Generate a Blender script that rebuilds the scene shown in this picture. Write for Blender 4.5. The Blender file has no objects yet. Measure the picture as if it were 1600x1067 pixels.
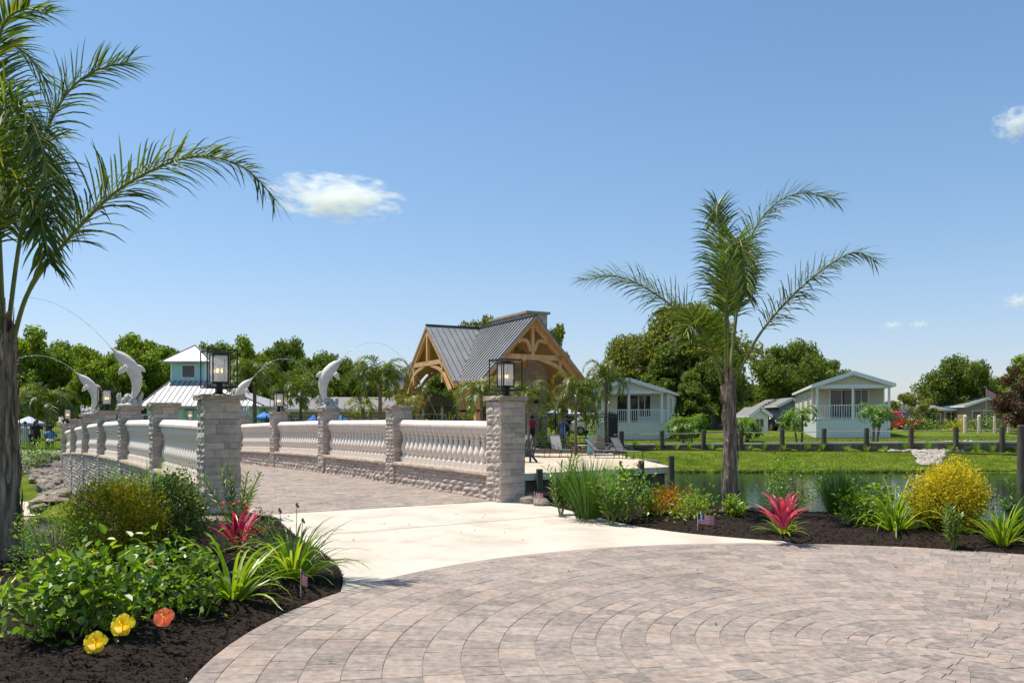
import bpy, math, random
import numpy as np
from mathutils import Vector, Matrix
R = math.radians
sc = bpy.context.scene
col = sc.collection
F, HOR, EYE = 1310.0, 659.0, 1.6        # focal length in px of the 1600 px wide photo, horizon row, eye height

def G(px, py, z=0.0):
    D = F*(EYE-z)/(py-HOR); return Vector(((px-800)/F*D, D, z))
def at(px, D, py):
    return Vector(((px-800)/F*D, D, EYE-(py-HOR)*D/F))

# ------------------------------------------------------------------ materials
M = {}
def new_mat(name):
    m = bpy.data.materials.new(name); m.use_nodes = True
    nt = m.node_tree; nt.nodes.clear()
    out = nt.nodes.new('ShaderNodeOutputMaterial'); M[name] = m
    return m, nt, out
def ramp(nt, cols):
    r = nt.nodes.new('ShaderNodeValToRGB'); e = r.color_ramp.elements
    n = len(cols)
    for i, c in enumerate(cols):
        p, cc = c if len(c) == 2 and isinstance(c[1], tuple) else (i/(n-1), c)
        if i < 2: el = e[i]; el.position = p
        else: el = e.new(p)
        el.color = (*cc, 1)
    return r
def noise(nt, scale, detail=5, rough=.6, coord='Object', stretch=None):
    tc = nt.nodes.new('ShaderNodeTexCoord'); n = nt.nodes.new('ShaderNodeTexNoise')
    n.inputs['Scale'].default_value = scale; n.inputs['Detail'].default_value = detail; n.inputs['Roughness'].default_value = rough
    src = tc.outputs[coord]
    if stretch:
        mp = nt.nodes.new('ShaderNodeMapping'); mp.inputs['Scale'].default_value = stretch
        nt.links.new(src, mp.inputs[0]); src = mp.outputs[0]
    nt.links.new(src, n.inputs['Vector']); return n
def mixc(nt, fac, a, b, mode='MIX'):
    mx = nt.nodes.new('ShaderNodeMix'); mx.data_type = 'RGBA'; mx.blend_type = mode
    for k, v in ((0, fac), (6, a), (7, b)):
        if isinstance(v, (int, float)): mx.inputs[k].default_value = v
        elif isinstance(v, tuple): mx.inputs[k].default_value = (*v, 1)
        else: nt.links.new(v, mx.inputs[k])
    return mx.outputs[2]
def pm(name, cols, scale=3., rough=.7, bump=.0, bscale=None, metal=0., island=0., stretch=None, spec=.5, icols=None, detail=6, bdist=.02, trans=0., ior=1.45):
    """principled surface: noise between cols, each separate piece may be tinted by its own random colour"""
    if name in ('paver', 'stone', 'cast_white', 'statue', 'capstone', 'concrete', 'joint_sand', 'pebble', 'statue_base'):
        wf = (1.18, 1.13, 1.075) if name in ('stone', 'cast_white', 'statue') else (1.04, 1.01, .96) if name != 'paver' else (1.05, .99, .93)
        cols = [tuple(a*b for a, b in zip(c, wf)) for c in cols]; icols = icols and [tuple(a*b for a, b in zip(c, wf)) for c in icols]
    m, nt, out = new_mat(name)
    b = nt.nodes.new('ShaderNodeBsdfPrincipled'); nt.links.new(b.outputs[0], out.inputs[0])
    n = noise(nt, scale, detail, stretch=stretch)
    r = ramp(nt, [(.32, cols[0]), (.68, cols[-1])] if len(cols) == 2 else [(.3+.4*i/(len(cols)-1), c) for i, c in enumerate(cols)])
    nt.links.new(n.outputs[0], r.inputs[0]); c = r.outputs[0]
    if island:
        g = nt.nodes.new('ShaderNodeNewGeometry'); ir = ramp(nt, icols or [(.6, .6, .6), (1., 1., 1.)])
        nt.links.new(g.outputs['Random Per Island'], ir.inputs[0])
        c = mixc(nt, island, c, ir.outputs[0], 'MULTIPLY' if not icols else 'MIX')
    if name in ('paver', 'concrete', 'stone', 'lawn', 'cast_white', 'capstone', 'dock_sand'):
        sn = noise(nt, {'lawn': .22, 'stone': .9, 'cast_white': 2.2}.get(name, .75), 8, .7); st = ramp(nt, [(.30, (.62, .60, .57) if name != 'lawn' else (.60, .72, .5)), (.5, (1., 1., 1.)), (1., (1., 1., 1.))]); nt.links.new(sn.outputs[0], st.inputs[0])
        c = mixc(nt, .7 if name in ('paver', 'lawn') else .4, c, st.outputs[0], 'MULTIPLY')
    if name == 'rock':
        oi = nt.nodes.new('ShaderNodeObjectInfo'); orr = ramp(nt, [(0., (.5, .5, .52)), (.4, (.95, .85, .72)), (.7, (.7, .7, .72)), (1., (1.35, 1.2, 1.02))]); nt.links.new(oi.outputs['Random'], orr.inputs[0]); c = mixc(nt, 1., c, orr.outputs[0], 'MULTIPLY')
    nt.links.new(c, b.inputs['Base Color'])
    b.inputs['Roughness'].default_value = rough; b.inputs['Metallic'].default_value = metal
    b.inputs['Specular IOR Level'].default_value = spec
    b.inputs['Transmission Weight'].default_value = trans; b.inputs['IOR'].default_value = ior
    if bump:
        n2 = noise(nt, bscale or scale*4, 6, .65, stretch=stretch); bp = nt.nodes.new('ShaderNodeBump')
        bp.inputs['Strength'].default_value = bump; bp.inputs['Distance'].default_value = bdist
        nt.links.new(n2.outputs[0], bp.inputs['Height']); nt.links.new(bp.outputs[0], b.inputs['Normal'])
    return m
def leafm(name, cols, transl=.45, gloss=.12, rough=.35, nscale=1.2):
    gloss *= .36; rough = min(.6, rough+.1)
    m, nt, out = new_mat(name)
    g = nt.nodes.new('ShaderNodeNewGeometry'); r = ramp(nt, cols)
    n = noise(nt, nscale, 3); ad = nt.nodes.new('ShaderNodeMath'); ad.operation = 'MULTIPLY_ADD'
    nt.links.new(n.outputs[0], ad.inputs[0]); ad.inputs[1].default_value = .9
    mu = nt.nodes.new('ShaderNodeMath'); mu.operation = 'MULTIPLY_ADD'; mu.inputs[1].default_value = .75; mu.inputs[2].default_value = -.33
    nt.links.new(g.outputs['Random Per Island'], mu.inputs[0]); nt.links.new(mu.outputs[0], ad.inputs[2])
    nt.links.new(ad.outputs[0], r.inputs[0])
    d = nt.nodes.new('ShaderNodeBsdfDiffuse'); t = nt.nodes.new('ShaderNodeBsdfTranslucent'); gl = nt.nodes.new('ShaderNodeBsdfGlossy')
    nt.links.new(r.outputs[0], d.inputs[0])
    tcol = mixc(nt, 1., r.outputs[0], (1.25, 1.35, .6), 'MULTIPLY'); nt.links.new(tcol, t.inputs[0])
    gl.inputs['Roughness'].default_value = rough; gl.inputs[0].default_value = (.9, .95, .85, 1)
    m1 = nt.nodes.new('ShaderNodeMixShader'); m1.inputs[0].default_value = transl
    m2 = nt.nodes.new('ShaderNodeMixShader'); m2.inputs[0].default_value = gloss
    nt.links.new(d.outputs[0], m1.inputs[1]); nt.links.new(t.outputs[0], m1.inputs[2])
    nt.links.new(m1.outputs[0], m2.inputs[1]); nt.links.new(gl.outputs[0], m2.inputs[2]); nt.links.new(m2.outputs[0], out.inputs[0])
    return m
def emis(name, c, s):
    m, nt, out = new_mat(name); e = nt.nodes.new('ShaderNodeEmission'); e.inputs[0].default_value = (*c, 1); e.inputs[1].default_value = s
    nt.links.new(e.outputs[0], out.inputs[0])

pm('paver', [(.085, .08, .076), (.26, .215, .185), (.44, .365, .305)], 15, .85, .8, 70, island=.45, icols=[(.15, .145, .14), (.33, .265, .23), (.46, .37, .31), (.22, .20, .185), (.40, .35, .31)], bdist=.007, detail=10)
pm('joint_sand', [(.22, .19, .16), (.33, .29, .245)], 20, .95)
pm('concrete', [(.42, .365, .30), (.53, .47, .395), (.565, .505, .43)], 1.3, .8, .5, 60, bdist=.004, detail=12)
pm('soil', [(.05, .035, .025), (.09, .065, .05)], 4, .95)
pm('mulch', [(.009, .007, .0055), (.035, .024, .018)], 26, .95, 1., 38, bdist=.02, spec=.1, island=.6, icols=[(.008, .006, .005), (.022, .015, .012), (.055, .038, .028), (.012, .009, .007), (.03, .022, .017)])
pm('lawn', [(.07, .11, .010), (.13, .175, .018), (.21, .235, .04)], 1.1, .95, 1., 25, bdist=.08, detail=14, spec=.05)
pm('stone', [(.33, .285, .25), (.56, .495, .435)], 9, .85, .7, 30, island=.5, icols=[(.19, .175, .165), (.40, .355, .32), (.54, .47, .41), (.29, .265, .25), (.47, .40, .34)], bdist=.018)
pm('mortar', [(.05, .045, .04), (.08, .07, .065)], 20, .95)
pm('capstone', [(.30, .24, .19), (.48, .40, .33)], 7, .85, .8, 22, bdist=.02)
pm('cast_white', [(.60, .54, .475), (.72, .66, .59)], 5, .75, .2, 40, bdist=.004)
pm('statue', [(.54, .50, .455), (.66, .62, .575)], 9, .7, .3, 25, bdist=.01)
pm('statue_base', [(.36, .345, .33), (.60, .58, .55)], 14, .8, .8, 18, bdist=.03)
pm('black_metal', [(.012, .012, .013), (.02, .02, .02)], 8, .35, metal=.3)
pm('glass_pale', [(.75, .72, .67), (.82, .8, .75)], 4, .25, trans=.55)
pm('candle', [(.8, .76, .66), (.85, .8, .7)], 5, .5)
emis('flame', (1., .55, .2), 6.)
pm('jet', [(.8, .88, .88), (.92, .97, .97)], 8, .12, trans=.5, ior=1.2)
pm('rock', [(.15, .135, .12), (.42, .37, .31)], 2.5, .85, .9, 12, island=.0, bdist=.05)
pm('pebble', [(.2, .175, .15), (.42, .38, .33)], 4, .8, island=.6, icols=[(.16, .14, .12), (.52, .46, .40), (.36, .33, .31)])
pm('sand', [(.50, .41, .30), (.62, .52, .40)], 2, .95, .5, 30)
pm('dock_sand', [(.46, .355, .25), (.62, .50, .37)], .8, .95, .4, 25)
pm('old_wood', [(.15, .12, .085), (.29, .235, .165)], 6, .85, .5, 14, stretch=(1, 1, .15))
pm('cap_wood', [(.62, .52, .38), (.78, .67, .52)], 6, .8, .3, 14)
pm('post_wood', [(.055, .045, .032), (.13, .105, .075)], 9, .9, .6, 16, stretch=(1, 1, .12))
pm('rope', [(.34, .28, .19), (.46, .38, .27)], 20, .9)
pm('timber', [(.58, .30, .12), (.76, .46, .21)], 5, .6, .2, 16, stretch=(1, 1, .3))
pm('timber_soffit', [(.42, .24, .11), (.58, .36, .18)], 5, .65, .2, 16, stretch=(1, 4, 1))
pm('metal_roof', [(.25, .245, .24), (.31, .305, .30)], 1.5, .45, metal=.15)
pm('metal_seam', [(.07, .07, .072), (.10, .10, .102)], 1.5, .4, metal=.4)
pm('pale_roof', [(.36, .35, .34), (.44, .43, .42)], 1.5, .55, metal=.2)
pm('shingle', [(.16, .15, .14), (.26, .24, .22)], 5, .9, .5, 14)
pm('teal_wall', [(.36, .62, .66), (.42, .68, .71)], 2, .7)
pm('green_wall', [(.42, .62, .50), (.48, .67, .56)], 2, .7)
pm('white_trim', [(.76, .76, .75), (.82, .82, .81)], 3, .5)
pm('taupe_wall', [(.25, .205, .15), (.30, .245, .18)], 2, .8)
pm('tan_wall', [(.40, .325, .24), (.46, .37, .28)], 2, .8)
pm('red_wall', [(.30, .12, .07), (.36, .15, .09)], 2, .8)
def siding(name, c, dark=.75, period=.17, axis=2):
    m, nt, out = new_mat(name); b = nt.nodes.new('ShaderNodeBsdfPrincipled'); nt.links.new(b.outputs[0], out.inputs[0])
    b.inputs['Roughness'].default_value = .6
    tc = nt.nodes.new('ShaderNodeTexCoord'); w = nt.nodes.new('ShaderNodeTexWave'); w.wave_profile = 'SAW'
    w.bands_direction = 'XYZ'[axis]; w.inputs['Scale'].default_value = .314/period
    nt.links.new(tc.outputs['Object'], w.inputs[0]); bp = nt.nodes.new('ShaderNodeBump'); bp.inputs['Strength'].default_value = .8
    bp.inputs['Distance'].default_value = .02; bp.invert = True; sr = ramp(nt, [(0., tuple(x*.72 for x in c)), (.22, c), (1., c)]); nt.links.new(w.outputs[1], sr.inputs[0]); nt.links.new(sr.outputs[0], b.inputs['Base Color']); nt.links.new(w.outputs[1], bp.inputs['Height']); nt.links.new(bp.outputs[0], b.inputs['Normal'])
siding('cream_siding', (.74, .72, .64)); siding('beige_siding', (.66, .58, .43)); siding('grey_siding', (.24, .23, .235)); siding('brown_siding', (.33, .225, .17))
siding('skirting', (.68, .71, .71), period=.2, axis=0)
pm('window_glass', [(.015, .02, .022), (.04, .045, .05)], 1.2, .06, spec=.8)
pm('drape', [(.10, .08, .07), (.2, .17, .15)], 4, .8, stretch=(6, 6, .2))
pm('trunk_bark', [(.06, .043, .03), (.30, .215, .15), (.66, .52, .38)], 6, .9, 1., 14, stretch=(3, 3, .3), bdist=.05, island=.3, detail=9)
pm('far_trunk', [(.12, .085, .06), (.24, .175, .12)], 5, .9, .6, 16)
pm('tree_bark', [(.06, .05, .04), (.13, .11, .09)], 4, .9, .6, 12)
pm('stem', [(.20, .13, .08), (.34, .25, .16)], 8, .8)
pm('stem_green', [(.09, .13, .03), (.16, .2, .05)], 8, .7)
pm('rachis', [(.13, .15, .03), (.22, .23, .06)], 5, .5)
GR = lambda *c: [tuple(x) for x in c]
leafm('palm_leaf', GR((.02, .042, .007), (.052, .088, .012), (.12, .165, .022), (.32, .29, .07)), .42, .08, .3, .8)
leafm('palm_far', GR((.035, .058, .008), (.085, .12, .013), (.165, .195, .022), (.32, .28, .05)), .4, .12, .35, .6)
leafm('palm_gold', GR((.10, .12, .01), (.20, .21, .02), (.34, .28, .03)), .45, .1)
leafm('palm_bright', GR((.07, .15, .012), (.14, .25, .02), (.28, .34, .04)), .5, .12)
leafm('tree_leaf', GR((.055, .09, .013), (.13, .175, .022), (.26, .30, .045)), .5, .06, .5, .25)
leafm('tree_leaf_bright', GR((.08, .13, .012), (.19, .26, .022), (.36, .42, .045)), .52, .06, .5, .25)
leafm('tree_leaf_olive', GR((.08, .095, .014), (.19, .205, .03), (.36, .33, .06)), .5, .08, .5, .25)
leafm('tree_leaf_purple', GR((.04, .018, .014), (.11, .05, .03), (.17, .10, .05)), .3, .06, .5, .3)
leafm('bush_green', GR((.022, .06, .008), (.085, .17, .012), (.21, .32, .02), (.42, .48, .05)), .5, .12, .3, 3)
leafm('bush_dark', GR((.025, .055, .01), (.07, .12, .015), (.15, .21, .025), (.34, .33, .06)), .3, .14, .3, 3)
leafm('bush_juniper', GR((.07, .09, .012), (.21, .21, .018), (.44, .36, .025), (.66, .46, .04)), .5, .04, .5, 4)
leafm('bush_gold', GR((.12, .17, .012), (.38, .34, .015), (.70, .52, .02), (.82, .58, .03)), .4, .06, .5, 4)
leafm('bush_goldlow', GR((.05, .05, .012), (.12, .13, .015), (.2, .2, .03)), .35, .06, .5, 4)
leafm('bush_orange', GR((.12, .18, .02), (.5, .30, .02), (.75, .22, .02), (.8, .42, .03)), .4, .08, .5, 6)
leafm('strap', GR((.07, .16, .01), (.17, .28, .015), (.33, .42, .025), (.52, .52, .06)), .45, .12, .3, 3)
leafm('strap_dark', GR((.03, .08, .012), (.07, .15, .02), (.14, .24, .03)), .4, .12, .3, 3)
leafm('reed', GR((.035, .09, .012), (.07, .16, .018), (.12, .22, .03)), .4, .08, .4, 3)
leafm('reed_bright', GR((.10, .22, .015), (.2, .36, .02), (.34, .48, .04)), .5, .1, .4, 3)
leafm('oleander', GR((.04, .09, .012), (.09, .16, .02), (.18, .26, .04), (.3, .3, .06)), .4, .16, .3, 3)
leafm('cordyline', GR((.09, .008, .03), (.36, .012, .07), (.72, .035, .2), (.85, .10, .32)), .4, .12, .3, 5)
leafm('cordyline_red', GR((.09, .012, .03), (.30, .02, .06), (.62, .07, .19), (.8, .28, .38)), .4, .12, .3, 5)
leafm('petal_yellow', GR((.95, .62, .01), (.98, .78, .03)), .6, .05); leafm('petal_orange', GR((.92, .12, .04), (.97, .26, .12)), .6, .05)
leafm('petal_pink', GR((.7, .05, .16), (.85, .1, .25)), .4, .05); leafm('petal_red', GR((.6, .02, .05), (.8, .04, .09)), .4, .05)
leafm('water_weed', GR((.06, .10, .01), (.14, .2, .02)), .3, .05)
for nm, c in (('skin', (.45, .26, .18)), ('skin_dark', (.13, .07, .045)), ('cloth_white', (.75, .75, .78)), ('cloth_blue', (.13, .32, .52)), ('cloth_navy', (.02, .025, .07)),
              ('cloth_black', (.015, .015, .018)), ('cloth_red', (.6, .02, .08)), ('cloth_lime', (.42, .45, .06)), ('cloth_sky', (.35, .5, .75)), ('hair_dark', (.02, .015, .012)),
              ('sling', (.66, .58, .49)), ('slate_plastic', (.05, .06, .07)), ('grey_plastic', (.2, .2, .21)), ('umbrella_blue', (.05, .22, .62)), ('umbrella_grey', (.45, .5, .56)),
              ('mint', (.30, .60, .48)), ('sign_tan', (.55, .38, .22)), ('flag_red', (.55, .03, .05)), ('flag_white', (.72, .68, .7)), ('flag_blue', (.04, .06, .2)),
              ('sling_grey', (.23, .21, .2)), ('white_cloth', (.8, .8, .8))):
    pm(nm, [tuple(x*.88 for x in c), c], 8, .75)
for nm, c in (('paint_black', (.012, .013, .016)), ('paint_red', (.42, .01, .015)), ('paint_white', (.7, .7, .7))):
    pm(nm, [c, c], 3, .25, spec=.6)
pm('rubber', [(.015, .015, .015), (.025, .025, .025)], 8, .8)
pm('alloy', [(.4, .4, .41), (.5, .5, .5)], 8, .3, metal=.8)
m, nt, out = new_mat('water'); b = nt.nodes.new('ShaderNodeBsdfPrincipled'); nt.links.new(b.outputs[0], out.inputs[0])
b.inputs['Base Color'].default_value = (.012, .032, .018, 1); b.inputs['Roughness'].default_value = .02; b.inputs['IOR'].default_value = 1.38; b.inputs['Specular IOR Level'].default_value = .65
n1 = noise(nt, 1.1, 4, .55, stretch=(1, 1, 1)); bp = nt.nodes.new('ShaderNodeBump'); bp.inputs['Strength'].default_value = .15; bp.inputs['Distance'].default_value = .06
n2 = noise(nt, 6., 2, .5); bp2 = nt.nodes.new('ShaderNodeBump'); bp2.inputs['Strength'].default_value = .25; bp2.inputs['Distance'].default_value = .02
nt.links.new(n1.outputs[0], bp.inputs['Height']); nt.links.new(n2.outputs[0], bp2.inputs['Height']); nt.links.new(bp.outputs[0], bp2.inputs['Normal']); nt.links.new(bp2.outputs[0], b.inputs['Normal'])

# ------------------------------------------------------------------ mesh builder
class MB:
    def __init__(s): s.v = []; s.f = []
    def add(s, vs, fs):
        o = len(s.v); s.v += [tuple(v) for v in vs]; s.f += [tuple(i+o for i in f) for f in fs]; return s
    def quad(s, a, b, c, d): return s.add([a, b, c, d], [(0, 1, 2, 3)])
    def box(s, c, d, rot=None, taper=1.):
        x, y, z = d[0]/2, d[1]/2, d[2]/2
        vs = [Vector((sx*x*(taper if sz > 0 else 1), sy*y*(taper if sz > 0 else 1), sz*z)) for sz in (-1, 1) for sy in (-1, 1) for sx in (-1, 1)]
        if rot is not None: vs = [rot @ v for v in vs]
        c = Vector(c)
        return s.add([v+c for v in vs], [(0, 2, 3, 1), (4, 5, 7, 6), (0, 1, 5, 4), (2, 6, 7, 3), (0, 4, 6, 2), (1, 3, 7, 5)])
    def bar(s, a, b, w, h=None, up=Vector((0, 0, 1))):
        a, b = Vector(a), Vector(b); h = h or w; d = (b-a).normalized()
        u = d.cross(up)
        if u.length < 1e-3: u = d.cross(Vector((0, 1, 0)))
        u.normalize(); v = u.cross(d)
        vs = [p+u*(i*w/2)+v*(j*h/2) for p in (a, b) for j in (-1, 1) for i in (-1, 1)]
        return s.add(vs, [(0, 1, 3, 2), (4, 6, 7, 5), (0, 4, 5, 1), (2, 3, 7, 6), (0, 2, 6, 4), (1, 5, 7, 3)])
    def tube(s, pts, rad, n=8, caps=True, ell=None):
        pts = [Vector(p) for p in pts]; m = len(pts)
        if not isinstance(rad, (list, tuple)): rad = [rad]*m
        ref = None; vs = []
        for i, p in enumerate(pts):
            d = (pts[min(i+1, m-1)]-pts[max(i-1, 0)]).normalized()
            if ref is None:
                ref = d.cross(Vector((0, 0, 1)))
                if ref.length < .1: ref = d.cross(Vector((0, 1, 0)))
            u = (ref-d*ref.dot(d)).normalized(); ref = u; w = d.cross(u)
            ea, eb = ell[i] if ell else (1, 1)
            for k in range(n):
                t = 2*math.pi*k/n; vs.append(p+u*(math.cos(t)*rad[i]*ea)+w*(math.sin(t)*rad[i]*eb))
        fs = [(i*n+k, i*n+(k+1) % n, (i+1)*n+(k+1) % n, (i+1)*n+k) for i in range(m-1) for k in range(n)]
        if caps: fs += [tuple(range(n))[::-1], tuple((m-1)*n+k for k in range(n))]
        return s.add(vs, fs)
    def lathe(s, prof, n=12, c=(0, 0, 0)):
        c = Vector(c); vs = [c+Vector((math.cos(2*math.pi*k/n)*r, math.sin(2*math.pi*k/n)*r, z)) for r, z in prof for k in range(n)]
        m = len(prof); fs = [(i*n+k, i*n+(k+1) % n, (i+1)*n+(k+1) % n, (i+1)*n+k) for i in range(m-1) for k in range(n)]
        fs += [tuple(range(n))[::-1], tuple((m-1)*n+k for k in range(n))]
        return s.add(vs, fs)
    def prism(s, poly, z0, z1):
        n = len(poly); zf = (lambda z, p: z(p) if callable(z) else z)
        vs = [(p[0], p[1], zf(z0, p)) for p in poly]+[(p[0], p[1], zf(z1, p)) for p in poly]
        return s.add(vs, [tuple(range(n))[::-1], tuple(range(n, 2*n))]+[(i, (i+1) % n, n+(i+1) % n, n+i) for i in range(n)])
    def ball(s, c, r, n=8, m=6, jit=0., rng=random, sq=(1, 1, 1)):
        c = Vector(c); vs = []
        for i in range(m+1):
            ph = math.pi*i/m
            for k in range(n):
                t = 2*math.pi*k/n; q = r*(1+(rng.uniform(-jit, jit) if 0 < i < m else 0))
                vs.append(c+Vector((math.sin(ph)*math.cos(t)*q*sq[0], math.sin(ph)*math.sin(t)*q*sq[1], math.cos(ph)*q*sq[2])))
        return s.add(vs, [(i*n+k, (i+1)*n+k, (i+1)*n+(k+1) % n, i*n+(k+1) % n) for i in range(m) for k in range(n)])
    def strip(s, pts, widths, side):
        """leaf blade along pts; side = list of side vectors"""
        vs = []
        for p, w, u in zip(pts, widths, side): vs += [p-u*(w/2), p+u*(w/2)]
        return s.add(vs, [(2*i, 2*i+1, 2*i+3, 2*i+2) for i in range(len(pts)-1)])
def mk(name, mb, mat, parent=None, smooth=False, kind=None, loc=None, rz=0):
    me = bpy.data.meshes.new(name)
    if isinstance(mb, MB): me.from_pydata(mb.v, [], mb.f)
    else:
        V, n = mb; nq = len(V)//n
        me.vertices.add(len(V)); me.vertices.foreach_set('co', np.asarray(V, dtype=np.float32).ravel())
        me.loops.add(len(V)); me.loops.foreach_set('vertex_index', np.arange(len(V), dtype=np.int32))
        me.polygons.add(nq); me.polygons.foreach_set('loop_start', np.arange(0, len(V), n, dtype=np.int32))
        me.update(calc_edges=True)
    me.materials.append(M[mat] if isinstance(mat, str) else mat)
    if smooth: me.polygons.foreach_set('use_smooth', [True]*len(me.polygons))
    o = bpy.data.objects.new(name, me); col.objects.link(o)
    if parent: o.parent = parent
    if kind: o['kind'] = kind
    if loc is not None: o.location = loc
    if rz: o.rotation_euler = (0, 0, rz)
    return o
def tag(o, label, cat, group=None):
    o['label'] = label; o['category'] = cat
    if group: o['group'] = group
    return o
def thing(name, label, cat, loc=(0, 0, 0), rz=0, group=None):
    o = bpy.data.objects.new(name, None); col.objects.link(o); o.location = loc; o.rotation_euler = (0, 0, rz); o.empty_display_size = .2
    return tag(o, label, cat, group)
def copy_tree(o, parent=None):
    c = o.copy(); col.objects.link(c)
    if parent: c.parent = parent
    for ch in KIDS.get(o.name, []): copy_tree(ch, c)
    return c
KIDS = {}
def scan():
    KIDS.clear()
    for o in col.objects:
        if o.parent: KIDS.setdefault(o.parent.name, []).append(o)
def dup(o, loc, rz=0, scale=1., label=None, group=None):
    c = copy_tree(o); c.location = loc; c.rotation_euler = (0, 0, rz); c.scale = (scale,)*3 if isinstance(scale, (int, float)) else scale
    if label: c['label'] = label
    if group: c['group'] = group
    return c
ORD = ['first', 'second', 'third', 'fourth', 'fifth', 'sixth', 'seventh', 'eighth', 'ninth', 'tenth', 'eleventh', 'twelfth']

# ------------------------------------------------------------------ terrain
def segd(P, a, b):
    a = np.array(a, float); b = np.array(b, float); ab = b-a
    t = np.clip(((P-a)@ab)/(ab@ab), 0, 1); return np.linalg.norm(P-(a+t[:, None]*ab), axis=1)
def inpoly(P, poly):
    x, y = P[:, 0], P[:, 1]; ins = np.zeros(len(P), bool); n = len(poly)
    for i in range(n):
        x1, y1 = poly[i]; x2, y2 = poly[(i+1) % n]
        if y1 == y2: continue
        c = ((y1 > y) != (y2 > y)) & (x < (x2-x1)*(y-y1)/(y2-y1)+x1); ins ^= c
    return ins
AX = Vector((-.531, .848, 0)); AX.normalize(); NX = Vector((AX.y, -AX.x, 0))     # bridge direction, and across it to the right
L0 = Vector((-4.87, 13.93, 0)); R0 = Vector((-.13, 17.0, 0))
mid = (L0+R0)/2
WL, WR = -2.25, -.78                                                             # water levels left and right of the bridge
def bp2d(p, t, o=0): q = p+AX*t+NX*o; return (q.x, q.y)
pondL = [((-5.45, 2.), 1.0), ((-5.5, 9.), 1.0), ((-5.5, 13.9), .0), (bp2d(mid, .6), 1.5), (bp2d(mid, 27), .45), ((-19.5, 44.), .27), ((-60, 47), .27), ((-60, 2.), .5)]
pondR = [(bp2d(mid, 1.2), .0), ((.55, 17.9), .7), ((1.9, 16.5), .7), ((3.9, 14.75), .7), ((6.3, 13.3), .7), ((8.5, 11.9), .7), ((16, 8), .6), ((60, 8), .5), ((60, 42), .115), ((27, 45.), .115), ((6.5, 47.2), .8), ((-9, 45.5), .8), (bp2d(mid, 28), 1.5)]
# slope given with a vertex belongs to the edge that starts there
bulk = [(4.6, 52.2), (6.69, 51.5), (11.4, 50.2), (17.9, 48.3), (24.3, 46.2), (29.5, 44.4), (60, 36)]
def bulk_y(x): return np.interp(x, [b[0] for b in bulk], [b[1] for b in bulk])
def sstep(a, b, x): t = np.clip((x-a)/(b-a), 0, 1); return t*t*(3-2*t)
def terrain(P, raw=False):
    x, y = P[:, 0], P[:, 1]
    z = np.full(len(P), -.07)
    right = x > 4.4
    by = bulk_y(x)
    top = .10+.34*np.clip((x-6)/20, 0, 1)
    far = top+(.82-top)*sstep(0, 24, y-by)
    z = np.where(right & (y > by+.1), far, z)
    z = np.where(~right & (y > 46), -.07+.35*sstep(46, 60, y)*sstep(-14, -6, x), z)
    z = np.where(right & (y <= by+.1) & (y > 30), -.10+.05*np.clip((x-6)/20, 0, 1), z)
    z = z+np.where(y > 100, -.4*sstep(100, 200, y), 0)
    for pond, mx in ((pondL, 3.2), (pondR, 1.6)):
        pl = [p[0] for p in pond]; ins = inpoly(P, pl); dep = np.full(len(P), 9.)
        for i in range(len(pond)):
            if pond[i][1] <= 0: continue
            dep = np.minimum(dep, pond[i][1]*segd(P, pl[i], pl[(i+1) % len(pl)]))
        z = np.where(ins, z-np.minimum(dep, mx), z)
    return z
def tz(x, y): return float(terrain(np.array([[x, y]]))[0])
def grid_mesh(xs, ys, zf, keep=None):
    X, Y = np.meshgrid(xs, ys); P = np.stack([X.ravel(), Y.ravel()], 1); Z = zf(P)
    nx = len(xs); mb = MB(); mb.v = [(float(a), float(b_), float(c)) for (a, b_), c in zip(P, Z)]
    k = keep(P) if keep is not None else np.ones(len(P), bool)
    for j in range(len(ys)-1):
        for i in range(nx-1):
            a = j*nx+i
            if k[a] and k[a+1] and k[a+nx] and k[a+nx+1]: mb.f.append((a, a+1, a+nx+1, a+nx))
    if keep is not None:
        used = sorted({i for f in mb.f for i in f}); mp = {u: i for i, u in enumerate(used)}
        mb.v = [mb.v[u] for u in used]; mb.f = [tuple(mp[i] for i in f) for f in mb.f]
    return mb
xs = np.concatenate([[-900, -400, -200, -120, -90], np.arange(-70, -30, 2.), np.arange(-30, 36, .5), np.arange(36, 70, 2.), [90, 120, 200, 400, 900]])
ys = np.concatenate([[-60, -20, -8], np.arange(-2, 62, .5), np.arange(62, 110, 3.), [120, 160, 240, 400, 900, 1500]])
mk('ground', grid_mesh(xs, ys, terrain), 'lawn', smooth=True, kind='structure')
mb = MB(); mb.quad((-70, 0, WL), (-2, 0, WL), (-8, 48, WL), (-70, 48, WL))
# keep the left sheet on its own side of the bridge's middle
mb = MB(); a, b_, = bp2d(mid, -6), bp2d(mid, 40); mb.add([(-70, 1, WL), (a[0]-1.5, 1, WL), (a[0], a[1], WL), (b_[0], b_[1], WL), (-70, 60, WL)], [(0, 1, 2, 3, 4)])
mk('pond_water_beside_the_left_bridge_wall', mb, 'water', kind='structure')
mb = MB(); mb.add([(a[0], a[1], WR), (10, 5, WR), (70, 5, WR), (70, 50, WR), (b_[0], b_[1], WR)], [(0, 1, 2, 3, 4)])
mk('pond_water', mb, 'water', kind='structure')
for i, o in enumerate([o for o in col.objects if o.name.startswith('pond_water')]): o.name = 'water' if i else 'water_low'
# terrain under the bridge middle keeps the two levels apart; road deck base covers it

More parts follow.
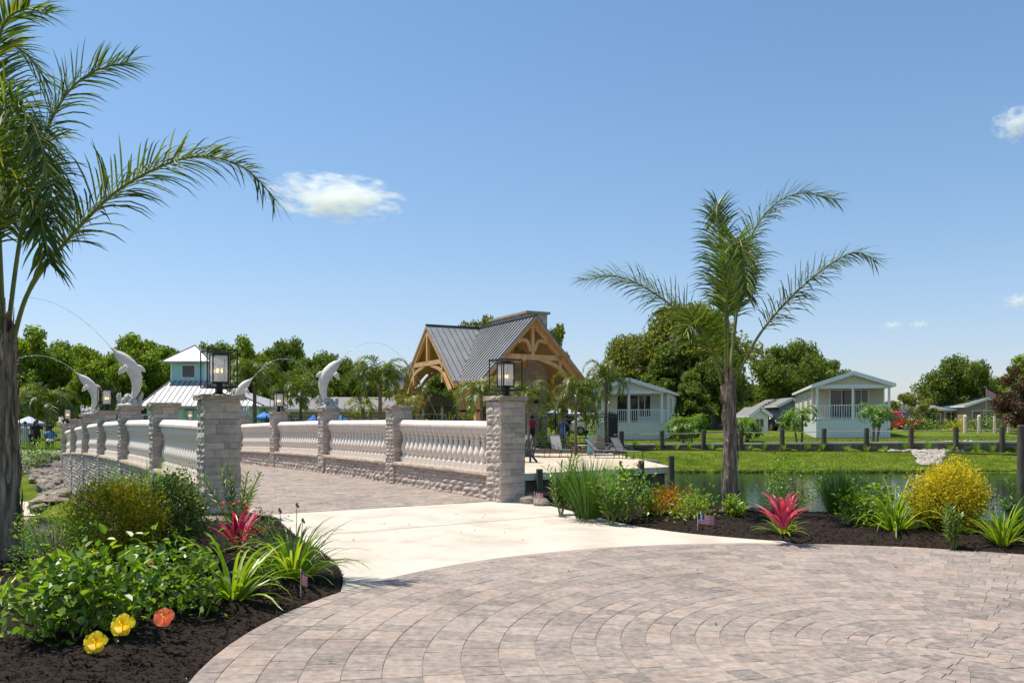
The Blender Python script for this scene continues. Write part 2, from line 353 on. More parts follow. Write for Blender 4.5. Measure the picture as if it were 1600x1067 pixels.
# ------------------------------------------------------------------ plaza, apron, bridge deck
C = Vector((3.05, 5.9, 0)); RP = 5.2
pts = [G(537, 924), G(800, 870), G(1237, 847), G(1600, 867), G(285, 1067), G(400, 980), G(1000, 853)]
A = np.array([[p.x, p.y, 1] for p in pts]); bb = np.array([-(p.x**2+p.y**2) for p in pts])
s_, *_ = np.linalg.lstsq(A, bb, rcond=None); C = Vector((-s_[0]/2, -s_[1]/2, 0)); RP = math.sqrt(C.x**2+C.y**2-s_[2])
print('plaza', C, RP)
def paver(mb, q, z, dz=0., rng=random, drop=.03):
    """q = four corner (x,y); top slightly inset for the chamfer"""
    c = sum((Vector(p) for p in q), Vector((0, 0)))/4
    def ins(d): return [Vector(p)+(c-Vector(p)).normalized()*d for p in q]
    j = [rng.uniform(-.0016, .0016) for _ in q]
    zf = (lambda p: z(p)) if callable(z) else (lambda p: z)
    t = ins(.006); e = ins(.0024)
    vs = [(p.x, p.y, zf(p)+dz+jj) for p, jj in zip(t, j)]+[(p.x, p.y, zf(p)+dz-.004) for p in e]+[(p.x, p.y, zf(p)+dz-drop) for p in e]
    mb.add(vs, [(0, 1, 2, 3)]+[(k, k+4, (k+1) % 4+4, (k+1) % 4) for k in range(4)]+[(k+4, k+8, (k+1) % 4+8, (k+1) % 4+4) for k in range(4)])
rng = random.Random(3); mb = MB(); r = RP; ring = 0
while r > .12:
    w = .16 if ring == 0 else (.255 if r > 2.9 else .18 if r > .8 else .13); r1 = max(r-w, .02)
    rm = (r+r1)/2; th = rng.uniform(0, 6.28); end = th+2*math.pi
    while th < end-1e-4:
        L = .32 if ring == 0 else (rng.choice((.13, .19, .19, .26)) if r > .8 else rng.choice((.11, .15)))
        t2 = min(th+L/rm, end)
        if end-t2 < .08/rm: t2 = end
        q = [(C.x+math.cos(a)*rr, C.y+math.sin(a)*rr) for rr, a in ((r1, th), (r, th), (r, t2), (r1, t2))]
        if q[0][1] > 2.2: paver(mb, q, 0., rng.uniform(-.001, .001), rng)
        th = t2
    r = r1; ring += 1
mk('paver_plaza', mb, 'paver', kind='structure')
mb = MB(); mb.prism([(C.x+math.cos(a)*(RP-.004), C.y+math.sin(a)*(RP-.004)) for a in np.linspace(0, 2*math.pi, 97)[:-1]], -.12, -.006)
mk('plaza_joint_sand', mb, 'joint_sand', kind='structure')
leftc = [(425, 804), (450, 826), (478, 848), (495, 856), (509, 866), (521, 876), (530, 887), (535, 897), (536, 906), (535, 915), (532, 926)]
rightc = [(836, 785), (859, 790), (900, 800), (937, 809), (990, 821), (1042, 829), (1095, 835), (1174, 842), (1235, 846)]
def smooth_curve(P, n=6):
    P = [Vector(p).to_3d() for p in P]; out = []
    for i in range(len(P)-1):
        p0, p1, p2, p3 = P[max(i-1, 0)], P[i], P[i+1], P[min(i+2, len(P)-1)]
        for k in range(n):
            t = k/n; out.append(.5*((2*p1)+(p2-p0)*t+(2*p0-5*p1+4*p2-p3)*t*t+(3*p1-p0-3*p2+p3)*t**3))
    return out+[P[-1]]
lc = [(p.x, p.y) for p in smooth_curve([G(*p) for p in leftc])]; rc = [(p.x, p.y) for p in smooth_curve([G(*p) for p in rightc])]
def ang(p): return math.atan2(p[1]-C.y, p[0]-C.x)
a0, a1 = ang(rc[-1]), ang(lc[-1])
arc = [(C.x+math.cos(a0+(a1-a0)*k/60)*(RP+.003), C.y+math.sin(a0+(a1-a0)*k/60)*(RP+.003)) for k in range(61)]
backL, backR = bp2d(L0, .12, .25), bp2d(R0, .12, -.2)
poly = [backL]+lc[:-1]+arc[::-1]+rc[::-1][1:]+[bp2d(R0, -.28, .45), bp2d(R0, -.3, .28), backR]
poly_plate = list(poly)
mb = MB(); mb.prism(poly[::-1], -.12, 0.); mk('concrete_apron', mb, 'concrete', kind='structure')
j0, j1 = G(474, 838), G(905, 803); d = (j1-j0).normalized(); n_ = Vector((-d.y, d.x, 0))*.009
mb = MB(); mb.add([j0-n_+Vector((0, 0, .004)), j1-n_+Vector((0, 0, .004)), j1+n_+Vector((0, 0, .004)), j0+n_+Vector((0, 0, .004))], [(0, 1, 2, 3)]); mk('concrete_joint', mb, 'joint_sand', kind='structure')
e0, e1 = G(297, 1049), G(225, 1069)
dv = (e0-C).normalized()
mb = MB(); mb.prism([(e0.x, e0.y), (e1.x, e1.y), (e1.x-.9, e1.y-1.6), (e1.x+.6, e1.y-2.2), (C.x+math.cos(ang(e0)+.25)*(RP+.003), C.y+math.sin(ang(e0)+.25)*(RP+.003)), (C.x+math.cos(ang(e0)+.12)*(RP+.003), C.y+math.sin(ang(e0)+.12)*(RP+.003))], -.12, -.002)
mk('concrete_walk', mb, 'concrete', kind='structure')
def zd(t): return .008+.012*t-.00085*t*t
width = (R0-L0).dot(NX)
def deckz(p):
    t = (Vector((p[0], p[1], 0))-L0).dot(AX); return zd(t)
mb = MB(); rng = random.Random(5); t = .12; row = 0
while t < 31.4:
    w = .18; o = .18-rng.uniform(0, .2)
    while o < width-.18:
        L = rng.choice((.16, .24, .24)); o2 = min(o+L, width-.18); oo = max(o, .18)
        if o2-oo > .05: paver(mb, [bp2d(L0, t, oo), bp2d(L0, t, o2), bp2d(L0, t+w, o2), bp2d(L0, t+w, oo)], deckz, rng.uniform(-.001, .001), rng)
        o = o2
        if o2 >= width-.18: break
    t += w; row += 1
mk('bridge_paving', mb, 'paver', kind='structure')
mb = MB(); N = 24
for k in range(N):
    t0, t1 = .12+31.3*k/N, .12+31.3*(k+1)/N
    q = [bp2d(L0, t0, .1), bp2d(L0, t0, width-.1), bp2d(L0, t1, width-.1), bp2d(L0, t1, .1)]
    mb.prism(q, lambda p: deckz(p)-.75, lambda p: deckz(p)-.012)
mk('bridge_road_base', mb, 'joint_sand', kind='structure')
# landing at the far end of the bridge
mb = MB(); mb.prism([bp2d(L0, 31.4, -.1), bp2d(L0, 31.4, width+3.), bp2d(L0, 39, width+9), bp2d(L0, 39, -.1)], -.9, lambda p: -.40+.1)
mk('landing_paving', mb, 'concrete', kind='structure')

# ------------------------------------------------------------------ mulch beds
def mulch_bed(name, poly, edges, seed, step=.05, nch=5000):
    P2 = np.array(poly); rs = np.random.RandomState(seed)
    x0, y0 = P2.min(0); x1, y1 = P2.max(0)
    def zf(P):
        d = np.full(len(P), 9.)
        for e in edges:
            for i in range(len(e)-1): d = np.minimum(d, segd(P, e[i], e[i+1]))
        ip = inpoly(P, poly_plate) | (np.hypot(P[:, 0]-C.x, P[:, 1]-C.y) < RP)
        n = .012*np.sin(P[:, 0]*7.3+P[:, 1]*2)*np.sin(P[:, 1]*6.1-P[:, 0])+rs.uniform(-.004, .004, len(P))
        return np.where(ip, -.035-.0*d, terrain(P)+.074+(.10*sstep(0, .8, d))+n*np.clip(d/.12, .15, 1))
    g = grid_mesh(np.arange(x0, x1, step), np.arange(y0, y1, step), zf, lambda P: inpoly(P, poly))
    Q = np.stack([rs.uniform(x0, x1, nch*3), rs.uniform(y0, y1, nch*3)], 1); Q = Q[inpoly(Q, poly)][:nch]; Q = Q[~(inpoly(Q, poly_plate) | (np.hypot(Q[:, 0]-C.x, Q[:, 1]-C.y) < RP+.01))]; Z = zf(Q)
    for (x, y), z in zip(Q, Z):
        a = rs.uniform(0, 6.28); tl = rs.uniform(-.5, .5); L, w = rs.uniform(.008, .032), rs.uniform(.003, .008)
        u = Vector((math.cos(a)*math.cos(tl), math.sin(a)*math.cos(tl), math.sin(tl)))*L; v = Vector((-math.sin(a), math.cos(a), rs.uniform(-.4, .4)))*w; c = Vector((x, y, z+.012))
        g.add([c-u-v, c+u-v*.6, c+u*.8+v, c-u+v*.7], [(0, 1, 2, 3)])
    return mk(name, g, 'mulch', kind='stuff')
circ = [(C.x+math.cos(a)*RP, C.y+math.sin(a)*RP) for a in np.linspace(-1.2, 3.9, 90)]
mulch_bed('mulch_bed', [(-5.9, 3.4), (-1.6, 3.4), (-.9, 6.), (-1.2, 8.3), (-2.0, 11.), (-3.4, 13.6), (-4.6, 14.4), (-5.6, 14.2), (-6.1, 13), (-6.2, 9)], [lc, circ], 1, .05, 42000)
mulch_bed('mulch_bed', [(.1, 17.9), (.15, 16.0), (.9, 13.8), (1.6, 12.0), (2.8, 10.8), (4.8, 10.0), (6.3, 9.3), (8.5, 6.8), (10.5, 6.5), (10.5, 11.2), (8.9, 12.3), (6.6, 13.7), (4.2, 15.3), (2.3, 16.9), (.9, 18.3)], [rc, circ], 2, .07, 36000)

# ------------------------------------------------------------------ stonework
def stones(mb, org, u, n, L, zb, zt, rng, h=(.07, .15), w=(.14, .42), depth=.05, proud=.0, gap=.005, rough=.012, det=2):
    """courses of split-face blocks on the plane through org; zb, zt functions of the distance along u"""
    u = Vector(u).normalized(); n = Vector(n).normalized(); up = Vector((0, 0, 1)); org = Vector(org)
    zmin = min(zb(0), zb(L), zb(L/2)); zmax = max(zt(0), zt(L), zt(L/2)); z = zmin
    hs = []
    while z < zmax: hh = rng.uniform(*h); hs.append((z, hh)); z += hh
    for z, hh in hs:
        s = 0.
        while s < L-.01:
            ww = rng.uniform(*w); s2 = min(s+ww, L)
            if L-s2 < .06: s2 = L
            sm = (s+s2)/2; lo = max(z, zb(sm)); hi = min(z+hh, zt(sm))
            if hi-lo > .02:
                pr = proud+rng.uniform(0, .018); m = det+1; vs = []
                tilt = rng.uniform(-.006, .006)
                for j in range(m):
                    for i in range(m):
                        a = s+gap/2+(s2-s-gap)*i/det; zz = lo+gap/2+(hi-lo-gap)*j/det
                        edge = i in (0, det) or j in (0, det)
                        o = pr+(rng.uniform(-.3, .1)*rough if edge else rng.uniform(.3, 1.3)*rough)+tilt*(j-1)
                        vs.append(org+u*a+up*(zz-org.z)+n*o)
                fs = [(j*m+i, j*m+i+1, (j+1)*m+i+1, (j+1)*m+i) for j in range(det) for i in range(det)]
                per = [j*0+i for i in range(m)]+[j*m+det for j in range(1, m)]+[det*m+i for i in range(det-1, -1, -1)]+[j*m for j in range(det-1, 0, -1)]
                o0 = len(vs)
                for p in per:
                    q = vs[p]; vs.append(q-n*((q-org).dot(n)+depth))
                k = len(per); fs += [(per[i], o0+i, o0+(i+1) % k, per[(i+1) % k]) for i in range(k)]
                if u.cross(up).dot(n) < 0: fs = [f[::-1] for f in fs]
                mb.add(vs, fs)
            s = s2
RZ = math.atan2(AX.y, AX.x)-math.pi/2         # things local +y = along the bridge, +x = across to the right
def rough_slab(mb, lx, ly, z0, z1, rng, n=7, j=.014):
    """stone slab with a chiselled rim"""
    ring = []
    for (x0, y0, x1, y1) in ((-lx, -ly, lx, -ly), (lx, -ly, lx, ly), (lx, ly, -lx, ly), (-lx, ly, -lx, -ly)):
        for k in range(n): ring.append((x0+(x1-x0)*k/n, y0+(y1-y0)*k/n))
    N = len(ring); vs = []
    for f_, z in ((.985, z0), (1.0, z0+(z1-z0)*.4), (.99, z0+(z1-z0)*.8), (.97, z1)):
        for x, y in ring: q = 1+rng.uniform(-j, j)/max(lx, ly); vs.append((x*f_*q, y*f_*q, z+rng.uniform(-.002, .002)))
    fs = [(l*N+i, l*N+(i+1) % N, (l+1)*N+(i+1) % N, (l+1)*N+i) for l in range(3) for i in range(N)]
    fs += [tuple(range(N))[::-1], tuple(3*N+i for i in range(N))]
    mb.add(vs, fs)
SP = {'L': 5.15, 'R': 5.2}
def pillar(side, k):
    p0 = L0 if side == 'L' else R0; t = SP[side]*k; p = p0+AX*t
    big = k == 0; w = .56 if big else .50
    zg = zd(t)-.08; top = (2.05 if side == 'L' else 2.12) if big else zd(t)+.56+1.41
    sd = 'left' if side == 'L' else 'right'
    on = {0: 'carrying the largest lantern', 1: 'with a bare cap nearest the entrance', 2: 'under the nearer dolphin statue', 3: 'carrying the middle lantern', 4: 'under the farther dolphin statue', 5: 'with a bare cap near the far end', 6: 'carrying the farthest lantern'}[k]
    T = thing('stone_pillar', ('tall broad ' if big else 'slim ')+'grey stone pillar on the %s bridge wall ' % sd+on, 'pillar', (p.x, p.y, 0), RZ, 'stone pillars of the bridge walls')
    rng = random.Random(hash((side == 'L', k)) % 1000+k)
    zb = (WL-.3 if side == 'L' else WR-.4) if k > 0 else -.25
    if big: zb = -.3
    h = w/2; mb = MB(); core = MB(); core.box((0, 0, (zb+top-.04)/2), (w-.05, w-.05, top-.04-zb)); mk('core', core, 'mortar', T)
    kw = dict(h=(.07, .16) if big else (.07, .13), w=(.13, .38) if big else (.16, .34), rough=.012)
    z0 = zb if (side == 'L') else zb
    for (o, u, n) in (((-h, -h), (1, 0, 0), (0, -1, 0)), ((h, -h), (0, 1, 0), (1, 0, 0)), ((h, h), (-1, 0, 0), (0, 1, 0)), ((-h, h), (0, -1, 0), (-1, 0, 0))):
        rr = dict(kw)
        if abs(n[0]) > .5: rr['rough'] = .028
        stones(mb, (o[0], o[1], 0), u, n, w, lambda s: zb, lambda s: top-.09, rng, **rr)
    mk('shaft', mb, 'stone', T)
    mb = MB(); rough_slab(mb, w/2+.06, w/2+.06, top-.09, top, rng); mk('cap', mb, 'capstone', T)
    return top
tops = {(s, k): pillar(s, k) for s in 'LR' for k in range(7)}
# base walls with coping
for side in 'LR':
    p0 = L0 if side == 'L' else R0; sp = SP[side]; Lw = sp*6; sd = 'left' if side == 'L' else 'right'
    T = thing('bridge_wall', 'low grey ledgestone parapet wall along the %s side of the bridge' % sd, 'wall', (p0.x, p0.y, 0), RZ, 'parapet walls of the bridge')
    zt = lambda s: zd(s)+.56-.11
    low = WL-.5 if side == 'L' else WR-.5
    core = MB(); N = 24
    for k in range(N):
        a, b_ = Lw*k/N, Lw*(k+1)/N
        if k == 0: a = .3
        core.prism([(-.17, a), (.17, a), (.17, b_), (-.17, b_)], low, lambda p: zt(p[1]))
    mk('core', core, 'mortar', T)
    mb = MB(); rng = random.Random(11 if side == 'L' else 12)
    out_n, in_n = ((-1, 0, 0), (1, 0, 0)) if side == 'L' else ((1, 0, 0), (-1, 0, 0))
    ox, ix = (-.2, .2) if side == 'L' else (.2, -.2)
    stones(mb, (ox, .28, 0), (0, 1, 0), out_n, Lw-.5, lambda s: low, lambda s: zt(s+.28), rng, h=(.08, .16), w=(.2, .45), rough=.05 if side == 'L' else .02, det=2 if side == 'L' else 1)
    mk('outer_face', mb, 'stone', T)
    mb = MB(); stones(mb, (ix, .28, 0), (0, 1, 0), in_n, Lw-.5, lambda s: zd(s+.28)-.1, lambda s: zt(s+.28), rng, h=(.07, .14), w=(.16, .42), rough=.03)
    mk('inner_face', mb, 'stone', T)
    for k in range(6):
        mb = MB(); a, b_ = sp*k+(.285 if k == 0 else .255), sp*(k+1)-.255; n = 26; sec = [(-.26, 0.), (-.275, .045), (-.26, .09), (-.235, .108), (.235, .108), (.26, .09), (.275, .045), (.26, 0.)]
        vs = []; m = len(sec)
        for i in range(n+1):
            s = a+(b_-a)*i/n
            for x, z in sec: vs.append((x+(rng.uniform(-.008, .008) if abs(x) > .24 else 0), s, zd(s)+.56-.108+z))
        fs = [(i*m+j, i*m+(j+1) % m, (i+1)*m+(j+1) % m, (i+1)*m+j) for i in range(n) for j in range(m)]+[tuple(range(m)), tuple(n*m+j for j in range(m))[::-1]]
        mb.add(vs, fs); mk('coping', mb, 'capstone', T)
# balustrade panels
bal = MB(); bal.box((0, 0, .06), (.2, .225, .12)); bal.box((0, 0, .82), (.2, .225, .12))
prof = [(.088, .12), (.09, .14), (.055, .165), (.05, .18), (.07, .22), (.094, .28), (.1, .33), (.094, .375), (.07, .44), (.052, .51), (.047, .58), (.049, .62), (.064, .63), (.066, .65), (.052, .66), (.06, .69), (.083, .73), (.09, .76)]
bal.lathe(prof, 12)
bal0 = mk('baluster', bal, 'cast_white'); bal_me = bal0.data; bpy.data.objects.remove(bal0)
for side in 'LR':
    p0 = L0 if side == 'L' else R0; sp = SP[side]; sd = 'left' if side == 'L' else 'right'
    for k in range(6):
        a = sp*k+.26; b_ = sp*(k+1)-.25; t0 = (a+b_)/2; p = p0+AX*t0
        T = thing('balustrade_panel', '%s white cast balustrade panel from the entrance on the %s bridge wall' % (ORD[k], sd), 'balustrade', (p.x, p.y, zd(t0)+.56), RZ, 'white balustrade panels')
        sl = (zd(b_)-zd(a))/(b_-a); L = b_-a; mb = MB()
        sec = [(-.13, .88), (-.155, .905), (-.155, .945), (-.10, 1.02), (-.06, 1.035), (.06, 1.035), (.10, 1.02), (.155, .945), (.155, .905), (.13, .88)]; m = len(sec)
        vs = [(x, s, z+sl*s) for s in (-L/2, L/2) for x, z in sec]
        mb.add(vs, [(j, (j+1) % m, m+(j+1) % m, m+j) for j in range(m)]+[tuple(range(m)), tuple(m+j for j in range(m))[::-1]]); mk('top_rail', mb, 'cast_white', T)
        nb = 19
        for i in range(nb):
            s = -L/2+L*(i+.5)/nb; o = bpy.data.objects.new('baluster', bal_me); col.objects.link(o); o.parent = T; o.location = (0, s, sl*s)
bal_me.polygons.foreach_set('use_smooth', [len(p.vertices) == 4 and abs(p.center.x) < .095 and .12 < p.center.z < .76 for p in bal_me.polygons])

# ------------------------------------------------------------------ lanterns
def lantern(loc, rz, s, label):
    T = thing('post_lantern', label, 'lantern', loc, rz, 'open cage lanterns on the pillars')
    w = .235; mb = MB(); z0, z1 = .12, .72
    for z in (z0, z1):
        for a, b_ in (((-w, -w), (w, -w)), ((w, -w), (w, w)), ((w, w), (-w, w)), ((-w, w), (-w, -w))): mb.bar((*a, z), (*b_, z), .022)
    for x in (-w, w):
        for y in (-w, w):
            mb.bar((x, y, z0), (x, y, z1), .018)
            mb.bar((x, y, z1), (x*.5, y*.5, z1-.07), .012); mb.bar((x, y, z0), (x*.35, y*.35, z0+.07), .012)
    mk('cage', mb, 'black_metal', T)
    mb = MB(); q = .12; a, b_ = .2, .65
    for z in (a, b_):
        for c, d in (((-q, -q), (q, -q)), ((q, -q), (q, q)), ((q, q), (-q, q)), ((-q, q), (-q, -q))): mb.bar((*c, z), (*d, z), .02)
    for x in (-q, q):
        for y in (-q, q): mb.bar((x, y, a), (x, y, b_), .02)
    mb.box((0, 0, .665), (.25, .25, .025)); mb.box((0, 0, .19), (.25, .25, .02)); mk('lantern_frame', mb, 'black_metal', T)
    mb = MB(); mb.box((0, 0, .09), (.10, .10, .18)); mb.box((0, 0, .012), (.17, .17, .024)); mb.lathe([(.085, .024), (.06, .05), (.05, .06)], 10); mk('stem', mb, 'black_metal', T)
    for x, y in ((0, -q), (0, q), (-q, 0), (q, 0)):
        mb = MB(); mb.box((x*.99, y*.99, (a+b_)/2), (.2 if y else .004, .2 if x else .004, b_-a-.03)); mk('glass_pane', mb, 'lamp_glass', T)
    for k in range(3):
        an = k*2.1; x, y = .045*math.cos(an), .045*math.sin(an)
        mb = MB(); mb.tube([(x, y, .2), (x, y, .36)], .012, 8); c = mk('candle', mb, 'candle', T)
        mb = MB(); mb.lathe([(.004, .36), (.013, .38), (.012, .4), (.003, .43)], 8, (x, y, 0)); mk('flame', mb, 'flame', c)
    T.scale = (s,)*3
m, nt, out = new_mat('lamp_glass'); tr = nt.nodes.new('ShaderNodeBsdfTransparent'); df = nt.nodes.new('ShaderNodeBsdfDiffuse'); gl = nt.nodes.new('ShaderNodeBsdfGlossy'); gl.inputs[1].default_value = .08
df.inputs[0].default_value = (.8, .76, .7, 1); tl = nt.nodes.new('ShaderNodeBsdfTranslucent'); tl.inputs[0].default_value = (.85, .8, .74, 1)
m0 = nt.nodes.new('ShaderNodeMixShader'); m0.inputs[0].default_value = .5; nt.links.new(df.outputs[0], m0.inputs[1]); nt.links.new(tl.outputs[0], m0.inputs[2])
m1 = nt.nodes.new('ShaderNodeMixShader'); m1.inputs[0].default_value = .27; nt.links.new(tr.outputs[0], m1.inputs[1]); nt.links.new(m0.outputs[0], m1.inputs[2])
m2 = nt.nodes.new('ShaderNodeMixShader'); m2.inputs[0].default_value = .12; nt.links.new(m1.outputs[0], m2.inputs[1]); nt.links.new(gl.outputs[0], m2.inputs[2]); nt.links.new(m2.outputs[0], out.inputs[0])
for side in 'LR':
    sd = 'left' if side == 'L' else 'right'
    for k, wh in ((0, 'front'), (3, 'middle'), (6, 'far end')):
        p = (L0 if side == 'L' else R0)+AX*SP[side]*k
        lantern((p.x, p.y, tops[(side, k)]-.002), RZ, 1.02, 'black open cage lantern with lit candles on the %s pillar of the %s wall' % (wh, sd))

# ------------------------------------------------------------------ dolphins and their jets
def dolphin(side, k, near):
    p = (L0 if side == 'L' else R0)+AX*SP[side]*k; sd = 'left' if side == 'L' else 'right'; wd = 'nearer' if near else 'farther'
    rz = math.atan2(NX.y, NX.x)+(math.pi if side == 'L' else 0)
    T = thing('dolphin_statue', 'white stone leaping dolphin statue, the %s one on the %s bridge wall' % (wd, sd), 'statue', (p.x, p.y, tops[(side, k)]-.004), rz, 'dolphin fountain statues')
    body = smooth_curve([(.47, 0, 1.585), (.39, 0, 1.51), (.335, 0, 1.455), (.24, 0, 1.37), (.12, 0, 1.255), (-.03, 0, 1.08), (-.13, 0, .9), (-.175, 0, .7), (-.165, 0, .48), (-.11, 0, .3), (-.02, 0, .16)], 3)
    rk = [.016, .036, .066, .125, .165, .18, .168, .14, .11, .075, .05]; rad = list(np.interp(np.linspace(0, 10, len(body)), range(11), rk))
    mb = MB(); mb.tube(body, rad, 16, ell=[(.82, 1.0)]*len(body))
    def fin(pts, th, cy=0., rt=None):
        base = [Vector(q) for q in pts]; c = sum(base, Vector())/len(base); vs = []
        for s_ in (-1, 0, 1):
            for q in base: w = q if s_ == 0 else c+(q-c)*.78; vs.append(w+Vector((0, s_*th, 0)))
        if rt: vs = [rt(v) for v in vs]
        m = len(base); fs = [tuple(range(m))[::-1], tuple(2*m+i for i in range(m))]+[(l*m+i, l*m+(i+1) % m, (l+1)*m+(i+1) % m, (l+1)*m+i) for l in range(2) for i in range(m)]
        mb.add([v+Vector((0, cy, 0)) for v in vs], fs)
    fin([(-.12, 0, 1.17), (-.28, 0, 1.13), (-.385, 0, 1.04), (-.41, 0, .945), (-.34, 0, .955), (-.25, 0, .965), (-.15, 0, .88)], .022)
    for sg in (-1, 1):
        fin([(.15, 0, 1.13), (.05, 0, 1.02), (.14, 0, .93), (.235, 0, .86), (.25, 0, .9), (.215, 0, 1.03)], .015, sg*.13, lambda v, sg=sg: Vector((v.x, v.y+sg*.5*max(0, .2+(v.x-.05)), v.z)))
    mk('body', mb, 'statue', T, smooth=True)
    rng = random.Random(k); mb = MB(); mb.lathe([(.30, 0), (.33, .02), (.31, .06), (.22, .10), (.14, .13)], 18)
    for i in range(46):
        a = rng.uniform(0, 6.28); rr = rng.uniform(.05, .27); z = .06+rng.uniform(0, .26)*(1-rr/.4); mb.ball((rr*math.cos(a), rr*math.sin(a)*.9, z), rng.uniform(.035, .075), 7, 5, .3, rng, (1, 1, rng.uniform(.8, 1.7)))
    for x, z, h in ((.27, .18, .2), (.22, .2, .17), (-.26, .18, .17), (-.3, .3, .12), (.1, .2, .14)):
        mb.tube([(x*.8, rng.uniform(-.06, .06), z-.12), (x, 0, z), (x*1.08, 0, z+h*.6), (x*.98, 0, z+h)], [.07, .05, .035, .006], 7)
    mk('wave_base', mb, 'statue_base', T, smooth=True)
    # jet
    pk, rs_, dens = {('L', 2): (1.9, 1.18, 1), ('L', 4): (1.25, .57, 0), ('R', 2): (1.05, .53, 1), ('R', 4): (1.33, .84, 0)}[(side, k)]
    o = tag(bpy.data.objects.new('x', None), '', ''); bpy.data.objects.remove(o)
    mb = MB(); kq = rs_/pk**2; X = 0.; path = []
    lvl = (WL if side == 'L' else WR)-(tops[(side, k)]+1.585)
    while True:
        z = rs_-kq*(X-pk)**2
        if z < lvl: break
        path.append((X, z)); X += .06
    r0 = .0085 if not dens else .006; np_ = len(path)
    mb.tube([(x, 0, z+rng.gauss(0, .006)*min(1, 2*i/np_)) for i, (x, z) in enumerate(path)], [r0*(1+.5*math.sin(i*1.7)*rng.random())*(1-.45*i/np_) for i in range(np_)], 6)
    p2 = p+(NX if side == 'R' else -NX)*.465
    o = mk('water_jet', mb, 'jet', smooth=True, loc=(p2.x, p2.y, tops[(side, k)]+1.58), rz=rz)
    tag(o, 'thin arc of water spouting from the %s dolphin of the %s bridge wall' % (wd, sd), 'water jet', 'water jets of the dolphins')
for s in 'LR':
    dolphin(s, 2, True); dolphin(s, 4, False)

# ------------------------------------------------------------------ palms
UP = Vector((0, 0, 1))
def frond(mb, spine, Lf, n, rng, wid=.022, droop=.55, spread=.9, r0=.022, plum=.5, start=.12, mbr=None):
    sp = smooth_curve(spine, 8); m = len(sp)
    (mbr or mb).tube(sp, [r0*(1-.85*i/(m-1))+.002 for i in range(m)], 5)
    cum = [0.]
    for i in range(1, m): cum.append(cum[-1]+(sp[i]-sp[i-1]).length)
    tot = cum[-1]
    for i in range(n):
        t = start+(1-start)*(i+rng.random()*.6)/n; d = t*tot; k = min(max(int(np.searchsorted(cum, d))-1, 0), m-2)
        f = (d-cum[k])/max(cum[k+1]-cum[k], 1e-6); p = sp[k].lerp(sp[k+1], min(f, 1)); T = (sp[k+1]-sp[k]).normalized()
        S = T.cross(UP)
        if S.length < .2: S = T.cross(Vector((0, 1, .2)))
        S.normalize(); N = S.cross(T)
        env = min(1, (t-start)/.18+.5)*(1-.5*max(0, t-.5)/.5)
        for sg in (-1, 1):
            if rng.random() < .04: continue
            an = rng.uniform(-plum, plum)+.18
            side = S*sg*math.cos(an)+N*math.sin(an); fw = .45+.75*t
            d_ = (side*spread+T*fw+Vector((rng.gauss(0, .08), rng.gauss(0, .08), rng.gauss(0, .08)))).normalized()
            L = Lf*env*rng.uniform(.8, 1.12); q = p.copy(); P = [q.copy()]; W = [wid*.5]; SD = []
            dirs = [d_]; seg = 4
            for j in range(seg):
                q = q+d_*(L/seg); P.append(q.copy()); d_ = (d_-UP*(droop*(.35+.35*j)*rng.uniform(.7, 1.3)*L/.5*.5)).normalized(); dirs.append(d_)
                W.append(wid*(1., .95, .65, .06)[j])
            for dd in dirs[:seg+1]:
                s = dd.cross(N if abs(dd.dot(N)) < .9 else T); s.normalize(); SD.append(s)
            mb.strip(P, W, SD)
def trunk_mesh(base, top, r0, r1, rng, rings=64, n=20, bow=0.):
    mb = MB(); b_, t_ = Vector(base), Vector(top); vs = []
    amp = [rng.uniform(-1, 1) for _ in range(n)]
    for i in range(rings+1):
        f = i/rings; c = b_.lerp(t_, f)+Vector((math.sin(f*3.1)*bow, 0, 0)); r = r0+(r1-r0)*f+.05*math.exp(-f*14)
        if f > .82: r *= 1+.25*math.sin((f-.82)/.18*2.6)
        for k in range(n):
            a = 2*math.pi*k/n; q = r*(1+.05*amp[k]+rng.uniform(-.035, .035)+(.045 if i % 5 == 0 else 0)+.015*math.sin(i*2.)); vs.append(c+Vector((math.cos(a)*q, math.sin(a)*q, 0)))
    return mb.add(vs, [(i*n+k, i*n+(k+1) % n, (i+1)*n+(k+1) % n, (i+1)*n+k) for i in range(rings) for k in range(n)]+[tuple(rings*n+k for k in range(n))])
def boots(top, r, rng, n=16, h=.5):
    """old leaf bases and hanging fibre round the top of the trunk"""
    mb = MB()
    for i in range(n):
        a = i*2.4; z = top.z-h*(1-i/n)*1.0; c = Vector((top.x, top.y, z)); d = Vector((math.cos(a), math.sin(a), 0)); s = Vector((-d.y, d.x, 0)); w = rng.uniform(.07, .12)
        L = rng.uniform(.16, .34)
        P = [c+d*(r*.9), c+d*(r*1.12)+UP*L*.4, c+d*(r*1.25)+UP*L*.8, c+d*(r*1.5)+UP*L]
        for k in range(3):
            o = s*rng.uniform(-.02, .02); mb.strip([q+o for q in P], [w, w*.8, w*.45, .01], [s]*4)
    return mb
def loc_list(lst, D0): return [at(px, D, py) for px, py, D in lst]
